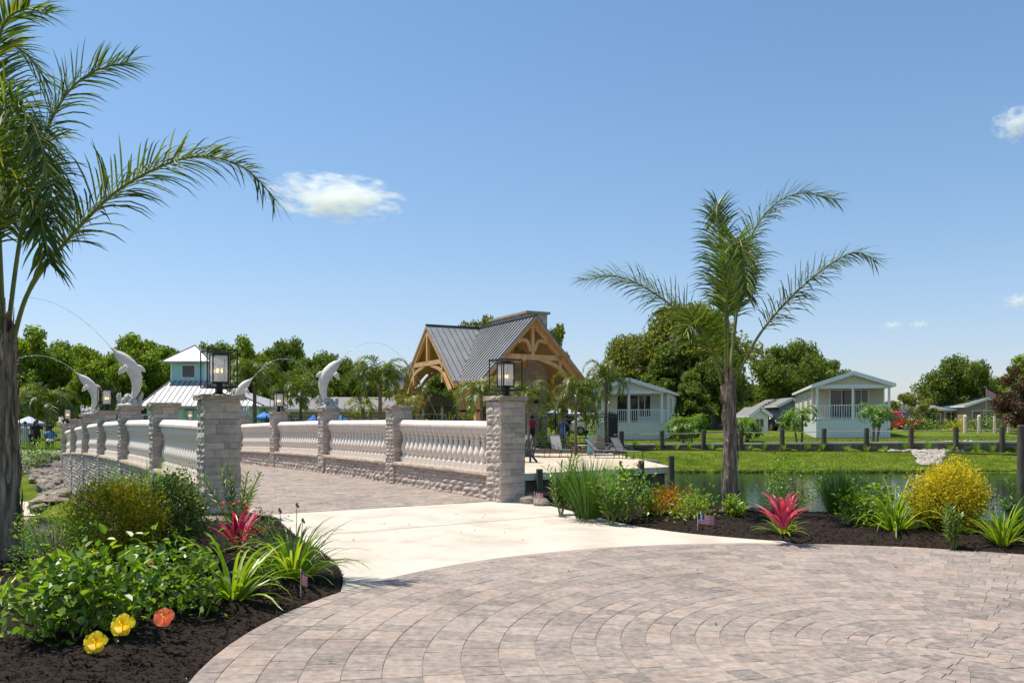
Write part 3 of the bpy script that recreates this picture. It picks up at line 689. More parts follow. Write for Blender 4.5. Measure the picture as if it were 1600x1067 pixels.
def hero_palm(label, base, crown, r0, r1, fronds, Lf, n, seed, group, wid, droop):
    rng = random.Random(seed); T = thing('palm_tree', label, 'palm tree', base, 0, group); B = Vector(base)
    mk('trunk', trunk_mesh((0, 0, -.15), crown-B, r0, r1, rng, bow=.02), 'trunk_bark', T, smooth=True)
    mk('leaf_bases', boots(crown-B, r1, rng, 20, .55), 'trunk_bark', T)
    fb = MB(); top_ = crown-B
    for i in range(46):
        z = rng.uniform(.05, top_.z-.3); f = z/top_.z; a = rng.uniform(0, 6.28); L = rng.uniform(.25, .7); c = Vector((0, 0, 0)).lerp(top_, f)+Vector((math.sin(f*3.1)*.02, 0, 0)); q = (r0+(r1-r0)*f+.05*math.exp(-f*14))*1.03; w_ = rng.uniform(.02, .055)
        d = Vector((math.cos(a), math.sin(a), 0)); s_ = Vector((-d.y, d.x, 0)); P = [c+d*q+UP*(L*k/4)+d*(.014*math.sin(k*1.3+i)+.012) for k in range(5)]; fb.strip(P, [w_*.4, w_, w_*1.1, w_*.8, .008], [s_]*5)
    mk('bark_strips', fb, 'trunk_bark', T)
    for fr in fronds:
        sp = [Vector(p)-B for p in fr]; mb = MB(); fr_n = n
        mbr = MB(); frond(mb, sp, Lf, n, rng, wid, droop, r0=.026, mbr=mbr, start=.3, plum=.95)
        f = mk('frond', mb, 'palm_leaf', T); mk('rachis', mbr, 'rachis', f, smooth=True)
D1 = 9.1
PLB = Vector(((12-800)/F*D1, D1, -.02)); crownL = at(8, D1, 520)
frs = [[(18, 545, 9.1), (45, 455, 9.05), (110, 370, 9.0), (195, 290, 8.95), (300, 245, 8.9), (380, 262, 8.85), (430, 312, 8.8)],
       [(10, 535, 9.1), (30, 380, 9.2), (60, 240, 9.3), (95, 160, 9.35), (140, 115, 9.4), (200, 97, 9.45)],
       [(5, 530, 9.1), (-20, 330, 8.9), (-8, 200, 8.6), (25, 165, 8.3), (60, 215, 8.1), (85, 330, 7.95)],
       [(0, 530, 9.1), (-25, 360, 9.4), (-15, 250, 9.7), (20, 215, 10.), (75, 260, 10.3), (115, 360, 10.5)],
       [(5, 520, 9.1), (-5, 280, 9.1), (-10, 120, 9.), (5, 40, 8.9), (40, 15, 8.8), (75, 22, 8.75)],
       [(-5, 530, 9.1), (-60, 350, 9.1), (-150, 230, 9.), (-260, 190, 9.), (-370, 240, 8.9)],
       [(-5, 535, 9.1), (-70, 430, 9.2), (-170, 350, 9.3), (-280, 340, 9.4), (-370, 400, 9.4)],
       [(5, 525, 9.1), (-15, 390, 8.8), (-10, 300, 8.4), (25, 285, 8.1), (60, 330, 7.9), (75, 410, 7.8)],
       [(0, 525, 9.1), (-30, 300, 9.4), (-40, 150, 9.6), (-15, 70, 9.9), (35, 80, 10.1), (75, 130, 10.3)]]
hero_palm('tall queen palm with long feathery fronds at the edge of the left bed', PLB, crownL, .118, .085, [loc_list(f, 0) for f in frs], .66, 130, 21, 'queen palms beside the plaza', .022, .6)
D2 = 14.1; PRB = Vector(((1141-800)/F*D2, D2, 0.02)); crownR = at(1137, D2, 592)
frs = [[(1140, 600, 14.1), (1150, 500, 14.1), (1163, 400, 14.05), (1195, 335, 14.), (1245, 303, 13.9), (1307, 312, 13.85)],
       [(1145, 600, 14.1), (1185, 525, 14.1), (1235, 465, 14.1), (1290, 418, 14.1), (1335, 395, 14.1), (1368, 408, 14.1)],
       [(1130, 600, 14.1), (1112, 548, 14.1), (1075, 500, 14.1), (1020, 457, 14.1), (965, 432, 14.1), (910, 438, 14.1)],
       [(1138, 600, 14.1), (1136, 490, 14.2), (1128, 400, 14.3), (1120, 335, 14.4), (1122, 318, 14.7), (1118, 345, 15.)],
       [(1135, 600, 14.1), (1135, 480, 13.7), (1145, 400, 13.3), (1155, 375, 12.9), (1162, 405, 12.6), (1165, 460, 12.4)],
       [(1138, 600, 14.1), (1150, 480, 14.5), (1152, 410, 14.9), (1150, 385, 15.3), (1145, 420, 15.6), (1140, 470, 15.8)],
       [(1128, 600, 14.1), (1118, 560, 13.8), (1100, 520, 13.5), (1085, 505, 13.2), (1072, 520, 13.)]]
hero_palm('tall queen palm with wide feathery fronds in the right bed by the pond', PRB, crownR, .135, .092, [loc_list(f, 0) for f in frs], .66, 120, 22, 'queen palms beside the plaza', .022, .66)

def make_palm(label, h, r, nf, Lfr, Lf, n, seed, mat, wid=.05, droop=.9, up=(.5, 1.35), stems=1, group='smaller palms', trunkmat='far_trunk', lean=.0):
    rng = random.Random(seed); T = thing('palm_tree', label, 'palm tree', (0, 0, 0), 0, group)
    for s in range(stems):
        ox = 0 if stems == 1 else .22*math.cos(s*2.2); oy = 0 if stems == 1 else .22*math.sin(s*2.2); hh = h*(1-.12*s)
        top = Vector((ox*2.2+lean, oy*2.2, hh))
        mk('trunk', trunk_mesh((ox, oy, -.4), top, r, r*.75, rng, 10, 8), trunkmat, T, smooth=True)
        for i in range(nf):
            a = i*2.399+rng.uniform(-.3, .3)+s; el = up[0]+(up[1]-up[0])*(i+.5)/nf; L = Lfr*rng.uniform(.85, 1.1); d = Vector((math.cos(a), math.sin(a), 0)); P = [top-UP*.1]; q = P[0].copy(); e = el
            for k in range(5):
                q = q+(d*math.cos(e)+UP*math.sin(e))*(L/5); P.append(q.copy()); e -= (.34+.14*k)*(1.25 if el < 1 else 1.)
            mb = MB(); frond(mb, P, Lf, n, rng, wid, droop, r0=.018, start=.14); mk('frond', mb, mat, T)
    return T
pA = make_palm('x', 2.6, .12, 15, 2.6, .62, 40, 31, 'palm_far')
pB = make_palm('x', 2.3, .11, 15, 2.3, .58, 38, 32, 'palm_far', up=(.2, 1.4))
pG = make_palm('x', 2.2, .12, 9, 1.9, .45, 26, 35, 'palm_gold', up=(.1, 1.2))
pS = make_palm('x', 1.15, .07, 9, 1.35, .42, 20, 33, 'palm_bright', wid=.06, up=(.15, 1.3), stems=3)
pT = make_palm('x', 1.5, .06, 8, 1.2, .4, 18, 34, 'palm_bright', wid=.055, up=(.0, 1.2), stems=2)
scan()
def place(proto, px, D, py, rz, s, label, used={}):
    p = at(px, D, py)
    if proto.name not in used: used[proto.name] = 1; o = proto; o.location = p; o.rotation_euler = (0, 0, rz); o.scale = (s,)*3 if isinstance(s, (int, float)) else s; o['label'] = label; return o
    return dup(proto, p, rz, s, label)
place(pB, 900, 44.5, 711, .3, (.85, .85, 1.3), 'palm with drooping crown rising from the sandy dock beside the sling loungers')
place(pA, 947, 50., 690, 1.2, (.85, .85, 1.3), 'palm with a thin trunk in front of the cream porch house')
place(pA, 398, 52., 675, 2.2, 1.2, 'palm with split stems above the fence right of the big left lantern')
place(pB, 470, 56., 670, 2.9, 1.0, 'palm in front of the long tan building behind the lantern')
place(pA, 594, 47., 690, 4.1, (1.0, 1.0, 1.25), 'tall palm left of the timber pavilion')
place(pG, 567, 50., 690, 1.9, .95, 'golden drooping palm before the long tan building')
place(pG, 641, 45., 680, 3.0, .78, 'golden palm crown in front of the pavilion left gable')
place(pB, 752, 42., 690, 5.0, .95, 'palm behind the balustrade below the pavilion striped roof')
place(pA, 826, 42., 700, .4, (.65, .65, .9), 'palm just behind the front right lantern pillar')
place(pB, 74, 52., 705, .4, 1.25, 'palm behind the black fence on the far left bank')
place(pA, 22, 54., 705, 3.4, 1.1, 'palm half hidden by the big left palm trunk')
place(pS, 1075, 53., 690, .5, 1.05, 'short bright green palm on the lawn right of the cream house')
place(pS, 1164, 54., 690, 2.5, 1.0, 'short bright green palm on the lawn behind the big palm trunk')
place(pT, 1252, 51., 688, 1.1, 1.12, 'short bright palm on the lawn at the beige house left corner')
place(pT, 1364, 49., 688, 4.4, 1.15, 'short bright palm on the lawn in front of the beige porch')

# ------------------------------------------------------------------ broadleaf trees
def leaf_cloud(cs, n_per, cr, size, rs, flat=1., nrm_bias=.0, asp=1.7):
    V = []
    for (c, r) in cs:
        k = max(8, int(n_per*(r/cr)**2)); d = rs.normal(size=(k, 3)); d /= np.linalg.norm(d, axis=1)[:, None]
        rr = r*rs.uniform(.45, 1.08, (k, 1)); p = np.array(c)+d*rr*np.array([1, 1, .8*flat])
        u = rs.normal(size=(k, 3)); w = d+rs.normal(size=(k, 3))*.7; u = np.cross(w, u); u /= np.linalg.norm(u, axis=1)[:, None]; v = np.cross(w, u); v /= np.linalg.norm(v, axis=1)[:, None]
        s = size*rs.uniform(.6, 1.3, (k, 1)); u = u*s*asp/2; v = v*s/2
        V.append(np.stack([p-u, p-v*.9, p+u, p+v], 1).reshape(-1, 3))
    return np.concatenate(V)
def make_tree(label, H, W, seed, mat, nc=60, npc=110, leaf=.30, shape='round', low=.25, D3=1.):
    rs = np.random.RandomState(seed); rng = random.Random(seed); T = thing('broadleaf_tree', label, 'tree', (0, 0, 0), 0, 'trees beyond the pond')
    cs = []; cz = H*(1+low)/2; rz_ = H*(1-low)/2
    lobes = [(rs.normal(size=3)) for _ in range(7)]
    for i in range(nc):
        d = rs.normal(size=3); d /= np.linalg.norm(d)
        b_ = 1+.16*sum(math.sin(2.1*np.dot(d, l)) for l in lobes)/2.5
        f = rs.uniform(.35, 1.)**.6
        x, y, z = d[0]*W/2*f*b_, d[1]*W/2*f*b_, cz+d[2]*rz_*f*b_
        if shape == 'cone': q = max(.2, 1-(z-low*H)/(H*.9)); x *= q*1.4; y *= q*1.4
        cs.append(((x, y, z), W*rs.uniform(.08, .16)))
    tr = MB(); tr.tube([(0, 0, -.5), (.1, 0, H*.25), (0, .1, H*.5), (.1, 0, H*.75)], [W*.035+.08, W*.028+.05, W*.018, W*.008], 8)
    for (c, r) in cs[::3]: tr.tube([(0, 0, H*rng.uniform(.2, .5)), (c[0]*.5, c[1]*.5, c[2]*.75), c], [W*.012, W*.008, W*.003], 5)
    mk('trunk', tr, 'tree_bark', T); mk('crown', (leaf_cloud(cs, npc, W*.11, leaf, rs), 4), mat, T)
    return T
tr = {'a': make_tree('x', 12, 12, 1, 'tree_leaf', 95, 230, .30), 'b': make_tree('x', 12, 10, 2, 'tree_leaf_bright', 90, 230, .28),
      'c': make_tree('x', 12, 13, 3, 'tree_leaf_olive', 120, 230, .27, low=.15), 'd': make_tree('x', 8, 6, 5, 'tree_leaf_olive', 40, 100, .24, low=.08),
      'e': make_tree('x', 12, 12, 8, 'tree_leaf', 75, 220, .27, low=.3), 'p': make_tree('x', 6, 5, 6, 'tree_leaf_purple', 45, 110, .16, low=.12),
      'n': make_tree('x', 14, 8, 7, 'tree_leaf', 100, 200, .25, 'cone', low=.1)}
scan()
def tree(kind, px, D, ytop, wpx, label, zg=.3):
    H0, W0 = {'a': (12, 12), 'b': (12, 10), 'c': (12, 13), 'd': (8, 6), 'e': (12, 12), 'p': (6, 5), 'n': (14, 8)}[kind]
    H = EYE+(HOR-ytop)*D/F-zg; W = wpx*D/F; p = at(px, D, 700); p.z = zg
    s = (W/W0, W/W0, H/H0*1.0)
    o = place(tr[kind], px, D, 700, px*.37 % 6.28, s, label); o.location.z = zg; return o
for a in [('b', 50, 78, 520, 120, 'bright green tree behind the palm at the far left'), ('a', 110, 82, 545, 110, 'dark tree behind the black fence on the far left'),
          ('b', 165, 76, 546, 95, 'bright tree behind the farther left dolphin'), ('b', 250, 84, 530, 110, 'yellow-green tree behind the teal cupola, left of it'),
          ('a', 210, 86, 538, 100, 'dark tree behind the nearer left dolphin'), ('a', -20, 80, 560, 120, 'dark tree at the very left edge behind the palm'),
          ('a', 325, 90, 545, 90, 'dark tree right behind the cupola roof'),
          ('b', 388, 88, 533, 85, 'bright tree behind the split-stem palm'), ('a', 442, 92, 540, 80, 'round dark tree above the middle lantern'),
          ('e', 505, 86, 552, 100, 'round green tree behind the nearer right dolphin'), ('a', 555, 88, 570, 80, 'low dark tree left of the tall palm'),
          ('b', 615, 90, 575, 80, 'bright tree just left of the pavilion roof'), ('a', 470, 80, 590, 90, 'low dark tree behind the tan building roof'),
          ('d', 748, 95, 492, 70, 'dark tree top showing over the pavilion roof valley'), ('d', 866, 90, 505, 50, 'tree top showing right of the pavilion chimney'),
          ('a', 700, 84, 575, 70, 'green tree seen through the pavilion left gable'), ('d', 905, 80, 590, 70, 'small tree behind the white lamp globe'),
          ('c', 1075, 84, 473, 175, 'very large olive-green tree behind the big right palm'), ('c', 990, 86, 522, 120, 'large olive tree behind the cream house'),
          ('n', 1040, 80, 528, 110, 'dark conifer-like tree right behind the cream house'), ('a', 1120, 78, 560, 90, 'dark tree above the grey house'), ('n', 1082, 68, 575, 75, 'dark drooping tree at the right rear corner of the cream house'),
          ('e', 1232, 90, 534, 118, 'round green tree behind the beige house, left of it'), ('e', 1290, 95, 558, 80, 'lower green tree behind the beige house roof'),
          ('a', 1175, 110, 605, 60, 'small dark tree right of the big palm trunk'),
          ('e', 1496, 100, 560, 98, 'big round green tree behind the brown house'), ('d', 1413, 88, 612, 52, 'olive bushy tree beside the red car'),
          ('d', 1442, 92, 622, 44, 'shorter olive tree left of the brown house'), ('p', 1592, 60, 585, 78, 'purple-leaved tree at the right edge'),
          ('a', 1565, 110, 595, 70, 'dark tree behind the purple-leaved tree'), ('d', 880, 70, 600, 60, 'small tree behind the pavilion right post'),
          ('b', 1640, 95, 560, 120, 'bright tree beyond the right edge')]:
    tree(*a)
# far wood behind everything
rs = np.random.RandomState(9); cs = []
for i in range(420):
    a = rs.uniform(-.72, .72); D = rs.uniform(135, 175); cs.append(((math.tan(a)*D, D, rs.uniform(.5, 5.5+1.2*math.sin(a*23)+1*math.sin(a*51+1))), rs.uniform(2.2, 3.6)))
o = mk('far_wood', (leaf_cloud(cs, 130, 3., .75, rs), 4), 'tree_leaf', kind='stuff'); tag(o, 'low dark line of distant woodland along the horizon', 'woodland')

# ------------------------------------------------------------------ shrubs and flowers
def petal_flower(parent, c, n, r, mat, rng, face=None, cen='petal_yellow', name='flower', layers=1, wide=.72):
    mb = MB(); nrm = Vector(face or (0, -1, .6)).normalized(); u = nrm.cross(UP).normalized(); v = u.cross(nrm); c = Vector(c)
    for lay in range(layers):
        for k in range(n):
            a = 2*math.pi*(k+.5*lay)/n+.3; rr = r*(1-.35*lay)*rng.uniform(.92, 1.08); d = (u*math.cos(a)+v*math.sin(a)).normalized(); s = nrm.cross(d); rows, cols_ = 6, 5; vs = []
            lift = .012*(k % 2)+.03*lay
            for j in range(rows+1):
                t = j/rows; wj = rr*wide*(.16+.98*math.sin(min(t*1.75, 1.75)**1.0*.95))*(1 if t < .85 else 1-.9*(t-.85)/.15*.6)
                for q in range(cols_):
                    e = (q/(cols_-1)-.5)*2; ruf = .09*rr*abs(e)**2*t*math.sin(5*t*3.1+e*2+k*2.1)+.05*rr*t*math.sin(e*4+k)
                    vs.append(c+d*rr*t*(1-.07*e*e)+s*(e*wj/2)+nrm*(rr*(.55*t-.42*t*t)+ruf-.10*rr*(1-e*e)*t+lift*r*8*t))
            mb.add(vs, [(j*cols_+q, j*cols_+q+1, (j+1)*cols_+q+1, (j+1)*cols_+q) for j in range(rows) for q in range(cols_-1)])
    f = mk(name, mb, mat, parent, smooth=True)
    mb = MB(); mb.tube([c, c+nrm*r*.5, c+nrm*r*.75+v*.005], [r*.06, r*.04, r*.07], 6); mk('stamen', mb, cen, f)
def shrub(name, label, cat, loc, rx, ry, h, mat, n, leaf, w, seed, low=.1, stems=7, stem_mat='stem', fold=True, lobes=.2, upw=.3, group=None, shell=.55, tiers=None):
    rs = np.random.RandomState(seed); rng = random.Random(seed); T = thing(name, label, cat, loc, 0, group)
    k = n; d = rs.normal(size=(k, 3)); d /= np.linalg.norm(d, axis=1)[:, None]; ph = rs.uniform(0, 6.28, 6)
    az = np.arctan2(d[:, 1], d[:, 0]); bump = 1+lobes*(np.sin(az*3+ph[0])*.5+np.sin(az*5+ph[1]+d[:, 2]*4)*.5+np.sin(d[:, 2]*7+ph[2]+az)*.4)
    f = rs.uniform(shell, 1.05, k)**.8*bump; cz = h*(1+low)/2; hz = h*(1-low)/2
    # clump: pull leaves to twig ends
    tw = rs.randint(0, max(8, k//14), k); cen = rs.normal(size=(tw.max()+1, 3)); cen /= np.linalg.norm(cen, axis=1)[:, None]; cf = rs.uniform(shell, 1.0, tw.max()+1)**.7*(1+lobes*np.sin(cen[:, 0]*5+ph[3])*.8+rs.normal(0, .06, tw.max()+1))
    cp = cen*cf[:, None]; spread = (leaf*1.5/np.array([rx, ry, hz]))[None, :]
    q = cp[tw]+rs.normal(size=(k, 3))*spread
    P = q*np.array([rx, ry, hz])+np.array([0, 0, cz]); P[:, 2] = np.maximum(P[:, 2], .01)
    dirv = cen[tw]*.8+rs.normal(size=(k, 3))*.8+np.array([0, 0, upw]); dirv /= np.linalg.norm(dirv, axis=1)[:, None]
    sd = np.cross(dirv, rs.normal(size=(k, 3))*.5+np.array([0, 0, 1.])); sd /= np.linalg.norm(sd, axis=1)[:, None]; nr = np.cross(sd, dirv)
    L = leaf*rs.uniform(.6, 1.25, (k, 1)); W = w*rs.uniform(.7, 1.2, (k, 1)); t0 = P; t1 = P+dirv*L*.45-nr*L*.03; t2 = P+dirv*L-nr*L*.14
    if fold:
        up_ = nr*W*.15
        l1 = t0+dirv*L*.22+sd*W*.40+up_; l2 = t0+dirv*L*.62+sd*W*.40+up_-nr*L*.05; r1_ = t0+dirv*L*.22-sd*W*.40+up_; r2_ = t0+dirv*L*.62-sd*W*.40+up_-nr*L*.05
        V = np.stack([t0, r1_, r2_, t2, t2, l2, l1, t0], 1).reshape(-1, 3); mk('foliage', (V, 4), mat, T)
    else:
        V = np.stack([t0, t1-sd*W/2, t2, t1+sd*W/2], 1).reshape(-1, 3); mk('foliage', (V, 4), mat, T)
    if stems:
        mb = MB()
        for i in range(stems):
            a = rng.uniform(0, 6.28); r = rng.uniform(.1, .7); e = Vector((rx*r*math.cos(a), ry*r*math.sin(a), h*rng.uniform(.5, .85)))
            mb.tube([(rng.uniform(-.04, .04), rng.uniform(-.04, .04), -.05), e*.45+Vector((0, 0, .02)), e], [.009, .007, .003], 5)
        mk('stems', mb, stem_mat, T)
    return T
def blades(name, label, cat, loc, n, L, w, mat, seed, lean=(.1, 1.0), droop=.9, seg=7, rad=.06, group=None, stalks=0, wprof=None, part='leaves'):
    rng = random.Random(seed); T = thing(name, label, cat, loc, 0, group); mb = MB()
    for i in range(n):
        a = rng.uniform(0, 6.28); e = math.pi/2-rng.uniform(*lean); r = rad*math.sqrt(rng.random()); p = Vector((r*math.cos(a), r*math.sin(a), -.02)); l = L*rng.uniform(.6, 1.1); d0 = Vector((math.cos(a), math.sin(a), 0)); s0 = Vector((-d0.y, d0.x, rng.uniform(-.25, .25))).normalized()
        P, W, S = [p.copy()], [w*.6], [s0]; dr = droop*rng.uniform(.5, 1.3)
        for j in range(seg):
            p = p+(d0*math.cos(e)+UP*math.sin(e))*(l/seg)
            if p.z < .01: p.z = .012
            P.append(p.copy()); e -= dr*(j+1)/seg*.5; t = (j+1)/seg
            W.append(w*((1-t**2.2)*1.0+.04) if wprof is None else w*wprof(t)); S.append(s0)
        vs = []
        for q, ww, s in zip(P, W, S): vs += [q-s*ww/2+UP*ww*.16, q, q+s*ww/2+UP*ww*.16]
        mb.add(vs, [(3*i_+k, 3*i_+k+1, 3*i_+k+4, 3*i_+k+3) for i_ in range(len(P)-1) for k in (0, 1)])
    mk(part, mb, mat, T)
    for k in range(stalks):
        a = rng.uniform(0, 6.28); mb = MB(); q = Vector((.05*math.cos(a), .05*math.sin(a), 0)); e = Vector((.12*math.cos(a), .12*math.sin(a), L*rng.uniform(.7, .95)))
        mb.tube([q, q.lerp(e, .5)+Vector((.01, 0, 0)), e], [.005, .004, .003], 5); mb.ball(e, .014, 6, 4, sq=(1, 1, 1.6)); mb.ball(e+Vector((.015, 0, -.02)), .01, 6, 4, sq=(1, 1, 1.6)); mk('flower_stalk', mb, 'stem_green', T)
    return T
def oleander(label, loc, h, nst, seed, mat='oleander', rad=.2, leaf=.11, w=.018, lv=24, group='oleanders', lean=.45):
    rng = random.Random(seed); T = thing('oleander_shrub', label, 'shrub', loc, 0, group); mb, ms = MB(), MB()
    for i in range(nst):
        a = rng.uniform(0, 6.28); ln = rng.uniform(.05, lean); H = h*rng.uniform(.6, 1.05); P = [Vector((.03*math.cos(a), .03*math.sin(a), -.04))]
        for k in range(6):
            P.append(P[-1]+Vector((math.cos(a)*math.sin(ln), math.sin(a)*math.sin(ln), math.cos(ln)))*(H/6)); ln += rng.uniform(-.05, .06)
        ms.tube(P, [.008, .007, .006, .005, .004, .003, .002], 5)
        for j in range(lv):
            t = .15+.85*(j+.5)/lv; k = min(int(t*6), 5); p = P[k].lerp(P[k+1], t*6-k); T_ = (P[k+1]-P[k]).normalized()
            for m_ in range(3):
                b_ = m_*2.09+j*1.1; s = T_.orthogonal().normalized(); q = Matrix.Rotation(b_, 3, T_) @ s; d = (q*rng.uniform(.6, 1.)+T_*rng.uniform(.4, 1.1)).normalized(); L = leaf*rng.uniform(.7, 1.2); sd = d.cross(T_).normalized()
                mb.strip([p, p+d*L*.5, p+d*L*.85-UP*L*.06, p+d*L-UP*L*.12], [w*.3, w, w*.6, .002], [sd]*4)
    mk('stems', ms, 'stem_green', T); mk('foliage', mb, mat, T); return T
def gz(px, py): return G(px, py, .05)
# left bed -------------------------------------------------
zb = .05
T = shrub('hibiscus_bush', 'large leafy green hibiscus bush with yellow blooms in the lower left corner', 'bush', G(125, 1000, zb), .38, .32, .48, 'bush_green', 1150, .078, .056, 41, low=.34, stems=30, lobes=.3, upw=.2)
rng = random.Random(4)
fl = G(192, 1000, zb)
def toloc(T, px, py, D): p = at(px, D, py); return p-Vector(T.location)
petal_flower(T, toloc(T, 192, 977, 5.4), 5, .084, 'petal_yellow', rng, layers=2, wide=.85); petal_flower(T, toloc(T, 150, 1004, 5.4), 5, .08, 'petal_yellow', rng, (.1, -1, .6), layers=2, wide=.85)
petal_flower(T, toloc(T, 75, 893, 6.3), 5, .03, 'petal_yellow', rng, (-.5, -1, .2)); petal_flower(T, toloc(T, 147, 862, 6.3), 5, .03, 'petal_yellow', rng, (.2, -.5, 1))
T = shrub('hibiscus_bush', 'smaller leafy hibiscus bush with one orange-red bloom', 'bush', G(262, 962, zb), .29, .28, .5, 'bush_green', 900, .075, .055, 42, low=.0, stems=10, lobes=.22, upw=.2)
petal_flower(T, toloc(T, 256, 964, 5.72), 5, .07, 'petal_orange', rng, wide=1.0)
for px, py in ((203, 915), (222, 917), (171, 946), (236, 880)): petal_flower(T, toloc(T, px, py, 6.5), 5, .026, 'petal_pink', rng)
shrub('small_leaved_shrub', 'loose fine-leaved green shrub beside the big left palm trunk', 'shrub', G(88, 925, zb), .34, .34, .74, 'bush_green', 1500, .036, .022, 43, low=.12, stems=14, lobes=.35, upw=.5)
shrub('arborvitae', 'bronze-green mounded arborvitae in the left bed', 'shrub', G(180, 890, zb), .45, .42, .92, 'bush_juniper', 17000, .042, .018, 44, low=.0, stems=0, fold=False, lobes=.1, upw=.7, shell=.5)
shrub('rose_bush', 'dark leafy rose bush between the arborvitae and the left stone pillar', 'shrub', G(272, 872, zb), .37, .36, .92, 'bush_dark', 6000, .042, .03, 45, low=.05, stems=8, lobes=.2, upw=.2)
blades('grass_clump', 'bright green grass clump behind the arborvitae by the bridge wall', 'grass clump', G(222, 852, zb), 420, 1.2, .009, 'reed_bright', 46, lean=(.02, .5), droop=.35, rad=.22)
oleander('tall oleander in front of the left lantern pillar', G(368, 830, zb), .95, 9, 47, leaf=.13, w=.02)
def cordyline(label, loc, n, L, mat, seed, w=.06):
    T = blades('cordyline', label, 'plant', loc, n, L, w, mat, seed, lean=(.02, .75), droop=.6, seg=6, rad=.04, group='pink cordylines', wprof=lambda t: max(.03, math.sin(math.pi*min(1, .12+.88*t))**.7))
    for k in range(10):
        pass
    return T
cordyline('hot pink cordyline in the left bed before the lantern pillar', G(372, 857, .1), 30, .56, 'cordyline', 48, .055)
T = shrub('zinnia', 'small plant with red button flowers behind the pink cordyline on the left', 'flower', G(372, 838, zb), .26, .2, .5, 'bush_dark', 300, .045, .018, 49, stems=8)
for px, py in ((349, 785), (374, 783), (350, 793), (386, 790), (365, 787)): petal_flower(T, toloc(T, px, py, 11.5), 9, .03, 'petal_red', rng, (0, -.3, 1))
shrub('grey_leaved_plant', 'small grey-green leafy plant below the left cordyline', 'plant', G(376, 872, zb), .22, .18, .24, 'bush_dark', 420, .04, .012, 50, stems=5)
shrub('grey_leaved_plant', 'low reddish leafy plant right of the left cordyline', 'plant', G(412, 838, zb), .22, .2, .26, 'bush_dark', 260, .06, .018, 51, stems=5)
blades('daylily', 'arching yellow-green daylily nearest the plaza in the left bed', 'plant', G(364, 938, zb), 62, .78, .036, 'strap', 52, lean=(.1, 1.15), droop=1.0, rad=.07, group='daylilies')
blades('daylily', 'tall yellow-green daylily clump beside the concrete apron in the left bed', 'plant', G(455, 905, zb), 100, .80, .032, 'strap', 53, lean=(.05, 1.1), droop=.95, rad=.13, group='daylilies', stalks=3)
blades('daylily', 'daylily partly cut off at the left edge of the picture', 'plant', G(-12, 960, zb), 30, .5, .022, 'strap', 54, lean=(.2, 1.0), droop=.8, group='daylilies')
def flagpiece(label, px, py_base, h, w, rz, face=1):
    p = G(px, py_base, .04); T = thing('small_flag', label, 'flag', p, rz, 'small stick flags in the beds')
    mb = MB(); mb.tube([(0, 0, -.05), (0, 0, h)], .004, 6); mb.ball((0, 0, h), .008, 6, 4); mk('stick', mb, 'cap_wood', T)
    H = w*.56; z1 = h-.015
    def pz(x, z): return Vector((x*w, .02*math.sin(x*7)+.004, z1-H+z*H-.18*x*H))
    def patch(x0, x1, z0, z1_, y=0., n=6):
        m_ = MB(); vs = []
        for i in range(n+1):
            x = x0+(x1-x0)*i/n
            for z in (z0, z1_): q = pz(x, z); q.y += y; vs.append(q)
        m_.add(vs, [(2*i, 2*i+1, 2*i+3, 2*i+2) for i in range(n)]); return m_
    cl = mk('cloth', patch(0, 1, 0, 1), 'flag_white', T)
    for k in range(0, 13, 2):
        for yy in (-.0015, .0015): mk('stripe', patch(.0 if k < 6 else .4, 1, k/13, (k+1)/13, yy), 'flag_red', cl)
    for yy in (-.002, .002): mk('canton', patch(0, .4, 6/13, 1, yy), 'flag_blue', cl)
    # white stars on the canton
    st = MB()
    for i in range(5):
        for j in range(4):
            q = pz(.05+.075*i, .52+.12*j); 
            for yy in (-.003, .003):
                pts = [(q.x+.0035*(1 if a_ % 2 == 0 else .45)*math.sin(a_*math.pi/5), q.y+yy, q.z+.0035*(1 if a_ % 2 == 0 else .45)*math.cos(a_*math.pi/5)) for a_ in range(10)]
                st.add(pts, [tuple(range(10))])
    mk('stars', st, 'flag_white', cl)
flagpiece('small striped flag on a stick in the left bed by the daylilies', 470, 926, .21, .17, R(-62))
flagpiece('small striped flag on a stick in the right bed near the palm', 1090, 827, .24, .26, R(8))
flagpiece('small striped flag on a stick beside the rocks at the right pillar', 835, 790, .26, .16, R(-10))
# right bed ------------------------------------------------
oleander('oleander nearest the right lantern pillar', G(876, 800, zb), 1.0, 10, 60, leaf=.15, w=.028, lv=18, lean=.35)
blades('grass_clump', 'tall green grass clump between the oleander and the pink-flowered shrub', 'grass clump', G(918, 808, zb), 420, 1.08, .014, 'reed', 61, lean=(.02, .55), droop=.35, rad=.2)
blades('grass_clump', 'bright fine grass rising behind the tall grass clump', 'grass clump', G(935, 795, zb), 200, 1.05, .012, 'reed_bright', 62, lean=(.02, .6), droop=.4, rad=.18)
T = oleander('light green leafy shrub with one pink flower', G(955, 815, zb), .78, 9, 63, 'oleander', leaf=.12, w=.03, lv=16, lean=.5)
petal_flower(T, toloc(T, 936, 758, 13.3), 9, .05, 'petal_pink', rng, (0, -.5, 1))
shrub('leafy_shrub', 'dark glossy leafed shrub right of the pink-flowered shrub', 'shrub', G(988, 810, zb), .30, .3, .82, 'bush_green', 520, .085, .05, 64, stems=8)
oleander('small yellow-green shrub left of the orange croton', G(1022, 808, zb), .55, 7, 65, 'strap', leaf=.12, w=.022, lv=12, lean=.55)
shrub('croton', 'orange and gold mounded croton in the right bed', 'shrub', G(1045, 808, zb), .34, .3, .42, 'bush_orange', 1100, .055, .028, 66, stems=5, upw=.6)
T = shrub('penta_plant', 'light green bushy plant with pink flower heads left of the palm', 'flower', G(1081, 815, zb), .24, .22, .36, 'strap', 520, .08, .028, 67, stems=6, upw=.5)
